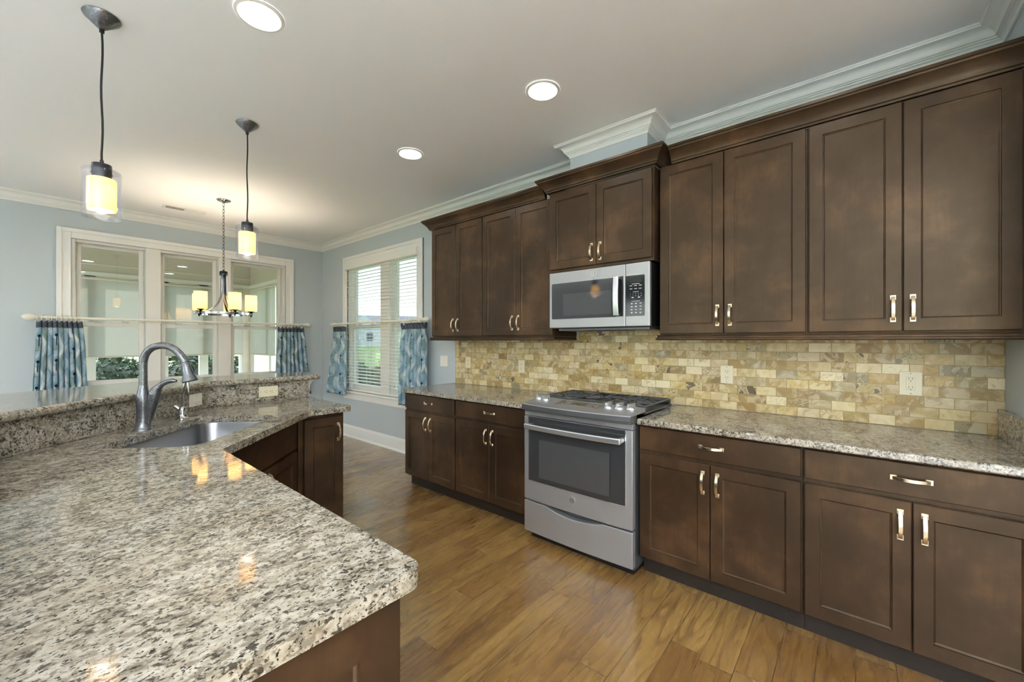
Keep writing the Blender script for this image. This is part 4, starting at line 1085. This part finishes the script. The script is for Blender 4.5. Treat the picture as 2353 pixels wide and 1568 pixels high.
def chandelier():
    o = thing('chandelier', 'chrome five-arm chandelier with cream glass shades hanging before the window', 'chandelier', (1.302, 5.066, CZ), R(-49.77))
    MB().lathe([(.0005, -.001), (.062, -.001), (.064, -.006), (.05, -.016), (.02, -.026), (.010, -.034), (.0005, -.036)], seg=36).build('ceiling_canopy', M['chrome'], o)
    ch = MB(); z = -.034; i = 0; top = 2.105-CZ
    n = 21; step = (z-top)/n
    for i in range(n):
        zc = z-step*(i+.5); a = (i % 2)*PI/2; h = step*.62
        ch.tube([(math.cos(a)*.0085*math.cos(2*PI*k/14), math.sin(a)*.0085*math.cos(2*PI*k/14), zc+h*math.sin(2*PI*k/14)) for k in range(14)], .0020, 6, closed=True)
    ch.build('chain', M['blackmetal'], o)
    MB().lathe([(.0005, top+.006), (.006, top+.004), (.010, top-.006), (.034, top-.016), (.036, top-.020), (.036, top-.048), (.038, top-.050), (.038, top-.056), (.0005, top-.056)], seg=36).build('top_cap', M['blackmetal'], o)
    zr = 1.645-CZ; RR = .245; st = top-.056
    angs = [R(a) for a in (328, 256, 184, 112, 40)]
    for a in angs:
        pts = []
        for k in range(15):
            t = k/14
            r = .022+.010*t if t < .3 else .025+(RR-.055)*((t-.3)/.7)**2.3
            z = st+(zr+.01-st)*(1-(1-t)**1.35 if t > .0 else 0)
            pts.append((r*math.cos(a), r*math.sin(a), z))
        MB().tube(pts, 1.0, flat=(.009, .022, (-math.sin(a), math.cos(a), 0))).build('arm', M['archrome'], o, bevel=.002, seg=1, smooth=50)
    rg = MB(); rg.tube([(RR*math.cos(2*PI*k/72), RR*math.sin(2*PI*k/72), zr) for k in range(72)], 1.0, closed=True, flat=(.006, .018, (0, 0, 1))); rg.build('ring_hoop', M['chrome'], o)
    for a in angs:
        cx, cy = RR*math.cos(a), RR*math.sin(a)
        s = MB(); s.lathe([(.0005, zr-.030), (.004, zr-.026), (.007, zr-.016), (.012, zr-.010), (.012, zr+.010), (.018, zr+.014), (.008, zr+.020), (.030, zr+.030), (.034, zr+.036), (.0005, zr+.038)], (cx, cy, 0), 24)
        h = s.build('lamp_cup', M['blackmetal'], o)
        r = .056; b0, t0 = zr+.034, zr+.208
        MB().lathe([(.020, b0), (r-.006, b0+.001), (r, b0+.007), (r, t0), (r-.003, t0), (r-.003, b0+.008), (r-.008, b0+.004), (.020, b0+.003)], (cx, cy, 0), 40, cap=False).build('glass_shade', M['shade'], o)
        MB().ball((cx, cy, zr+.10), .022, .022, .032, 14, 8).build('bulb', M['bulb'], o)
        point('bulb_light', (cx, cy, zr+.15), 2.6, .02, o, (1, .88, .68))
chandelier()

def add_fill_lamp(label, x, y, w):  # unseen lamps added to fill the kitchen and ceiling evenly
    o = thing('fill_lamp', label, 'fill lamp', (x, y, 0))
    MB().lathe([(.0005, 0), (.14, 0), (.14, .018), (.03, .03), (.011, .05), (.011, 1.30), (.02, 1.32), (.02, 1.35), (.0005, 1.35)], seg=32).build('stand', M['gunmetal'], o)
    MB().lathe([(.20, 1.25), (.18, 1.53), (.177, 1.53), (.197, 1.25)], seg=40, cap=False).build('drum_shade', M['drum'], o)
    point('fill_bulb', (0, 0, 1.43), w, .05, o, (.88, .94, 1))
add_fill_lamp('added unseen drum-shade fill lamp close behind the viewer', -1.7, -1.5, 255)
add_fill_lamp('added unseen drum-shade fill lamp in the far living corner', -2.8, -2.4, 120)
add_fill_lamp('added unseen drum-shade fill lamp on the living side of the bar', -3.4, 2.2, 40)
add_fill_lamp('added unseen drum-shade fill lamp near the wide window wall', -2.6, 5.0, 18)
tag(MB().box(-4.9, -1.05, -4.2, 6.1, 0.0005, .012).build('bounce_rug', M['rug'], bevel=.003, smooth=0), 'added unseen pale grey bounce rug covering the living area beyond the bar', 'rug')  # out of view, added to bounce neutral light up to the ceiling

v = thing('air_vent', 'long narrow white ceiling air vent before the wide window', 'vent', (1.115, 5.765, CZ))
MB().box(-.19, .19, -.062, .062, -.006, -.001).build('vent_frame', M['alum'], v, bevel=.003, smooth=0)
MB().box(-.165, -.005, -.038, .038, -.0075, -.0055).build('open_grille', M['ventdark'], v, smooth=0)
MB().box(.010, .165, -.038, .038, -.0075, -.0055).build('closed_grille', M['alum'], v, smooth=0)
lv = MB()
for k in range(12): x = -.158+k*.0135; lv.box(x-.0018, x+.0018, -.038, .038, -.011, -.007)
for k in range(8): y = -.034+k*.0095; lv.box(.010, .165, y-.0035, y+.0005, -.011, -.007)
lv.build('louvres', M['alum'], v, smooth=0)

# ------------------------------------------------------------------ sunroom behind the wide window
SY0, SY1, SX0, SX1 = BY+.15, 9.60, -1.9, WX
struct(MB().box(SX0-.1, SX1+.12, SY0, SY1+.1, -.12, 0).build('floor_sunroom', M['sunroom'], smooth=0))
struct(MB().box(SX0-.1, SX1+.12, SY0, SY1+.1, 2.99, 3.12).build('ceiling_sunroom', M['sunroom'], smooth=0))
bays = [(-1.75, -.42), (-.22, 1.00), (1.20, 2.36)]
wall_holes('wall_sunroom_back', 'y', SY1, SY1+.1, SX0-.1, SX1+.12, [(-1.75, 2.80, .30, 2.44)], 2.99, M['sunroom'])
wall_holes('wall_sunroom_right', 'x', SX1+.001, SX1+.12, SY0, SY1, [(6.85, 9.45, .30, 2.44)], 2.99, M['sunroom'])
wall_holes('wall_sunroom_left', 'x', SX0-.1, SX0, SY0, SY1, [(7.0, 9.3, .30, 2.44)], 2.99, M['sunroom'])
tm = MB(); tm.box(SX0, SX1, SY1-.025, SY1, 2.44, 2.50); tm.box(SX0, SX1, SY1-.012, SY1, 2.62, 2.632); tm.box(SX0, SX1, SY1-.06, SY1, 2.90, 2.985); tm.box(SX1-.025, SX1, SY0, SY1-.025, 2.44, 2.50); tm.box(SX1-.06, SX1, SY0, SY1-.06, 2.90, 2.985); tm.box(SX0+1.95, SX0+1.962, SY1-.012, SY1, 2.632, 2.90)
struct(tm.build('trim_2', M['trim'], smooth=0))
def posts(name, ax, c0, c1, a0, a1, z0, z1, ps, w):
    o = bpy.data.objects.new(name, None); COL.objects.link(o); struct(o)
    fr = MB(); frame_box(fr, ax, c0, c1, a0, a1, z0, z1, .05)
    for p in ps: (fr.box(c0, c1, p-w/2, p+w/2, z0, z1) if ax == 'x' else fr.box(p-w/2, p+w/2, c0, c1, z0, z1))
    fr.build('window_frame', M['vinyl'], o, smooth=0)
posts('window_6', 'y', SY1+.01, SY1+.09, -1.75, 2.80, .30, 2.44, [-.75, .22, .62, 1.55, 2.15], .14)
posts('window_7', 'x', SX1+.015, SX1+.10, 6.85, 9.45, .30, 2.44, [7.7, 8.55], .12)
posts('window_8', 'x', SX0-.09, SX0-.01, 7.0, 9.3, .30, 2.44, [8.1], .12)
for i, (a, b, l) in enumerate(((-1.74, -.02, 'cream roller shade on the left end of the sunroom window wall'), (0.0, 1.36, 'cream roller shade in the middle of the sunroom window wall'), (1.38, 2.78, 'cream roller shade on the sunroom window wall next to its corner'))):
    o = thing('roller_shade', l, 'shade', ((a+b)/2, SY1-.045, 0))
    h = (b-a)/2
    MB().box(-h, h, -.0006, .0006, 1.10, 2.385).build('shade_cloth', M['rollershade'], o, smooth=0)
    MB().tube([(-h, 0, 1.095), (h, 0, 1.095)], .012, 10).build('hem_bar', M['sunroom'], o)
    MB().tube([(-h, 0, 2.39), (h, 0, 2.39)], .022, 14).build('roller', M['sunroom'], o)
for a, b, l in ((6.9, 8.1, 'cream roller shade on the sunroom side windows nearest the kitchen'), (8.14, 9.4, 'cream roller shade on the sunroom side windows in its far corner')):
    o = thing('roller_shade', l, 'shade', (SX1-.04, (a+b)/2, 0)); h = (b-a)/2
    MB().box(-.0006, .0006, -h, h, 1.10, 2.385).build('shade_cloth', M['rollershade'], o, smooth=0)
    MB().tube([(0, -h, 1.095), (0, h, 1.095)], .012, 10).build('hem_bar', M['sunroom'], o)
    MB().tube([(0, -h, 2.39), (0, h, 2.39)], .022, 14).build('roller', M['sunroom'], o)

# ------------------------------------------------------------------ outside
n = 40; gv = []; gf = []
def ground(x, y): 
    d = math.hypot(x, y); return -.45 + 1.05*min(1, max(0, (d-8)/44))
xs = [-70+i*140/n for i in range(n+1)]
for j in range(n+1):
    for i in range(n+1): gv.append((xs[i], xs[j], ground(xs[i], xs[j])))
gf = [(j*(n+1)+i, j*(n+1)+i+1, (j+1)*(n+1)+i+1, (j+1)*(n+1)+i) for j in range(n) for i in range(n)]
g = MB(); g.add(gv, gf); lawn = g.build('lawn', M['grass'], smooth=180); lawn['kind'] = 'structure'

def shrub_proto(name, label, mat, r, h, nl, seed, loc, group, leaf=.05):
    rn = random.Random(seed); o = thing(name, label, 'shrub', loc, rn.uniform(0, 6), group)
    lf = MB()
    for i in range(nl):
        z = rn.uniform(-1, 1); a = rn.uniform(0, 2*PI); q = math.sqrt(1-z*z); k = rn.uniform(.78, 1.0)*(1+.12*math.sin(5*a+3*z)+.07*math.sin(9*z+a*2))
        c = Vector((r*q*math.cos(a)*k, r*q*math.sin(a)*k, h/2+h/2*z*k*.95))
        d = Vector((rn.gauss(0, 1), rn.gauss(0, 1), rn.gauss(.3, 1))).normalized(); e = d.cross(Vector((rn.gauss(0, 1), rn.gauss(0, 1), rn.gauss(0, 1)))).normalized()
        s = leaf*rn.uniform(.7, 1.4)
        lf.add([c-d*s, c+e*s*.45, c+d*s, c-e*s*.45], [(0, 1, 2, 3)])
    lf.ball((0, 0, h/2), r*.7, r*.7, h*.36, 14, 8)
    lf.build('foliage', mat, o, smooth=0, fix=False)
    st = MB()
    for k in range(4): a = k*1.57; st.tube([(.03*math.cos(a), .03*math.sin(a), -.05), (r*.3*math.cos(a), r*.3*math.sin(a), h*.5)], [.02, .012], 6)
    st.build('stem', M['bark'], o)
    return o
p = shrub_proto('evergreen_shrub', 'dark evergreen shrub outside the sunroom, part of the row', M['leaf'], .80, 1.6, 2600, 5, (-2.2, 11.3, -.42), 'evergreen shrubs outside the sunroom', .06)
for k, (x, y) in enumerate(((0.0, 11.3), (2.2, 11.3), (-1.1, 13.6), (1.1, 13.6), (3.3, 13.6), (-3.3, 13.6))): copy_tree(p, (x, y, -.42), k*.2)
p = shrub_proto('hedge_shrub', 'pale green clipped hedge shrub outside the garden window, part of the row', M['leaf2'], .50, 1.25, 2200, 9, (5.6, 6.3, -.44), 'hedge shrubs outside the garden window', .04)
for k in range(1, 5): copy_tree(p, (5.6+.05*(k % 2), 6.3+1.32*k, -.44), k*.2)

def house():
    o = thing('neighbour_house', 'pale sided neighbouring house with grey roof beyond the lawn', 'house', (32, 50, .55), R(-32))
    MB().box(-9, 9, 0, 9, -.3, 2.6).build('house_walls', M['siding'], o, smooth=0)
    rf = MB(); rf.prism([(-.5, 2.6), (9.5, 2.6), (4.5, 4.6)], -9.5, 9.5, ax='x'); rf.build('house_roof', M['roof'], o, smooth=0)
    gb = MB(); gb.prism([(-5.5, 2.6), (-.5, 2.6), (-3, 4.3)], -1.2, 3, ax='y'); gb.build('gable', M['siding'], o, smooth=0)
    MB().box(-5.4, -.6, -1.1, 0, -.3, 2.6).build('porch_wing', M['siding'], o, smooth=0)
    for x in (-8, -4.4, -2.2, 1.2, 4.2, 7):
        yy = -1.14 if -5.4 < x < -.6 else -.04
        fr = MB(); fr.box(x-.55, x+.55, yy, yy+.06, .7, 2.1); w = fr.build('house_window', M['trim'], o, smooth=0)
        MB().box(x-.45, x+.45, yy-.02, yy+.01, .8, 2.0).build('pane', M['farglass'], w, smooth=0)
house()
p = shrub_proto('far_tree', 'round leafy tree beside the neighbouring house', M['leaf2'], 2.3, 4.6, 1500, 13, (18.5, 56.5, .55), None, .3)
p['category'] = 'tree'
copy_tree(p, (47, 42, .55), 2, 'broad leafy tree beyond the lawn on the near side of the house')
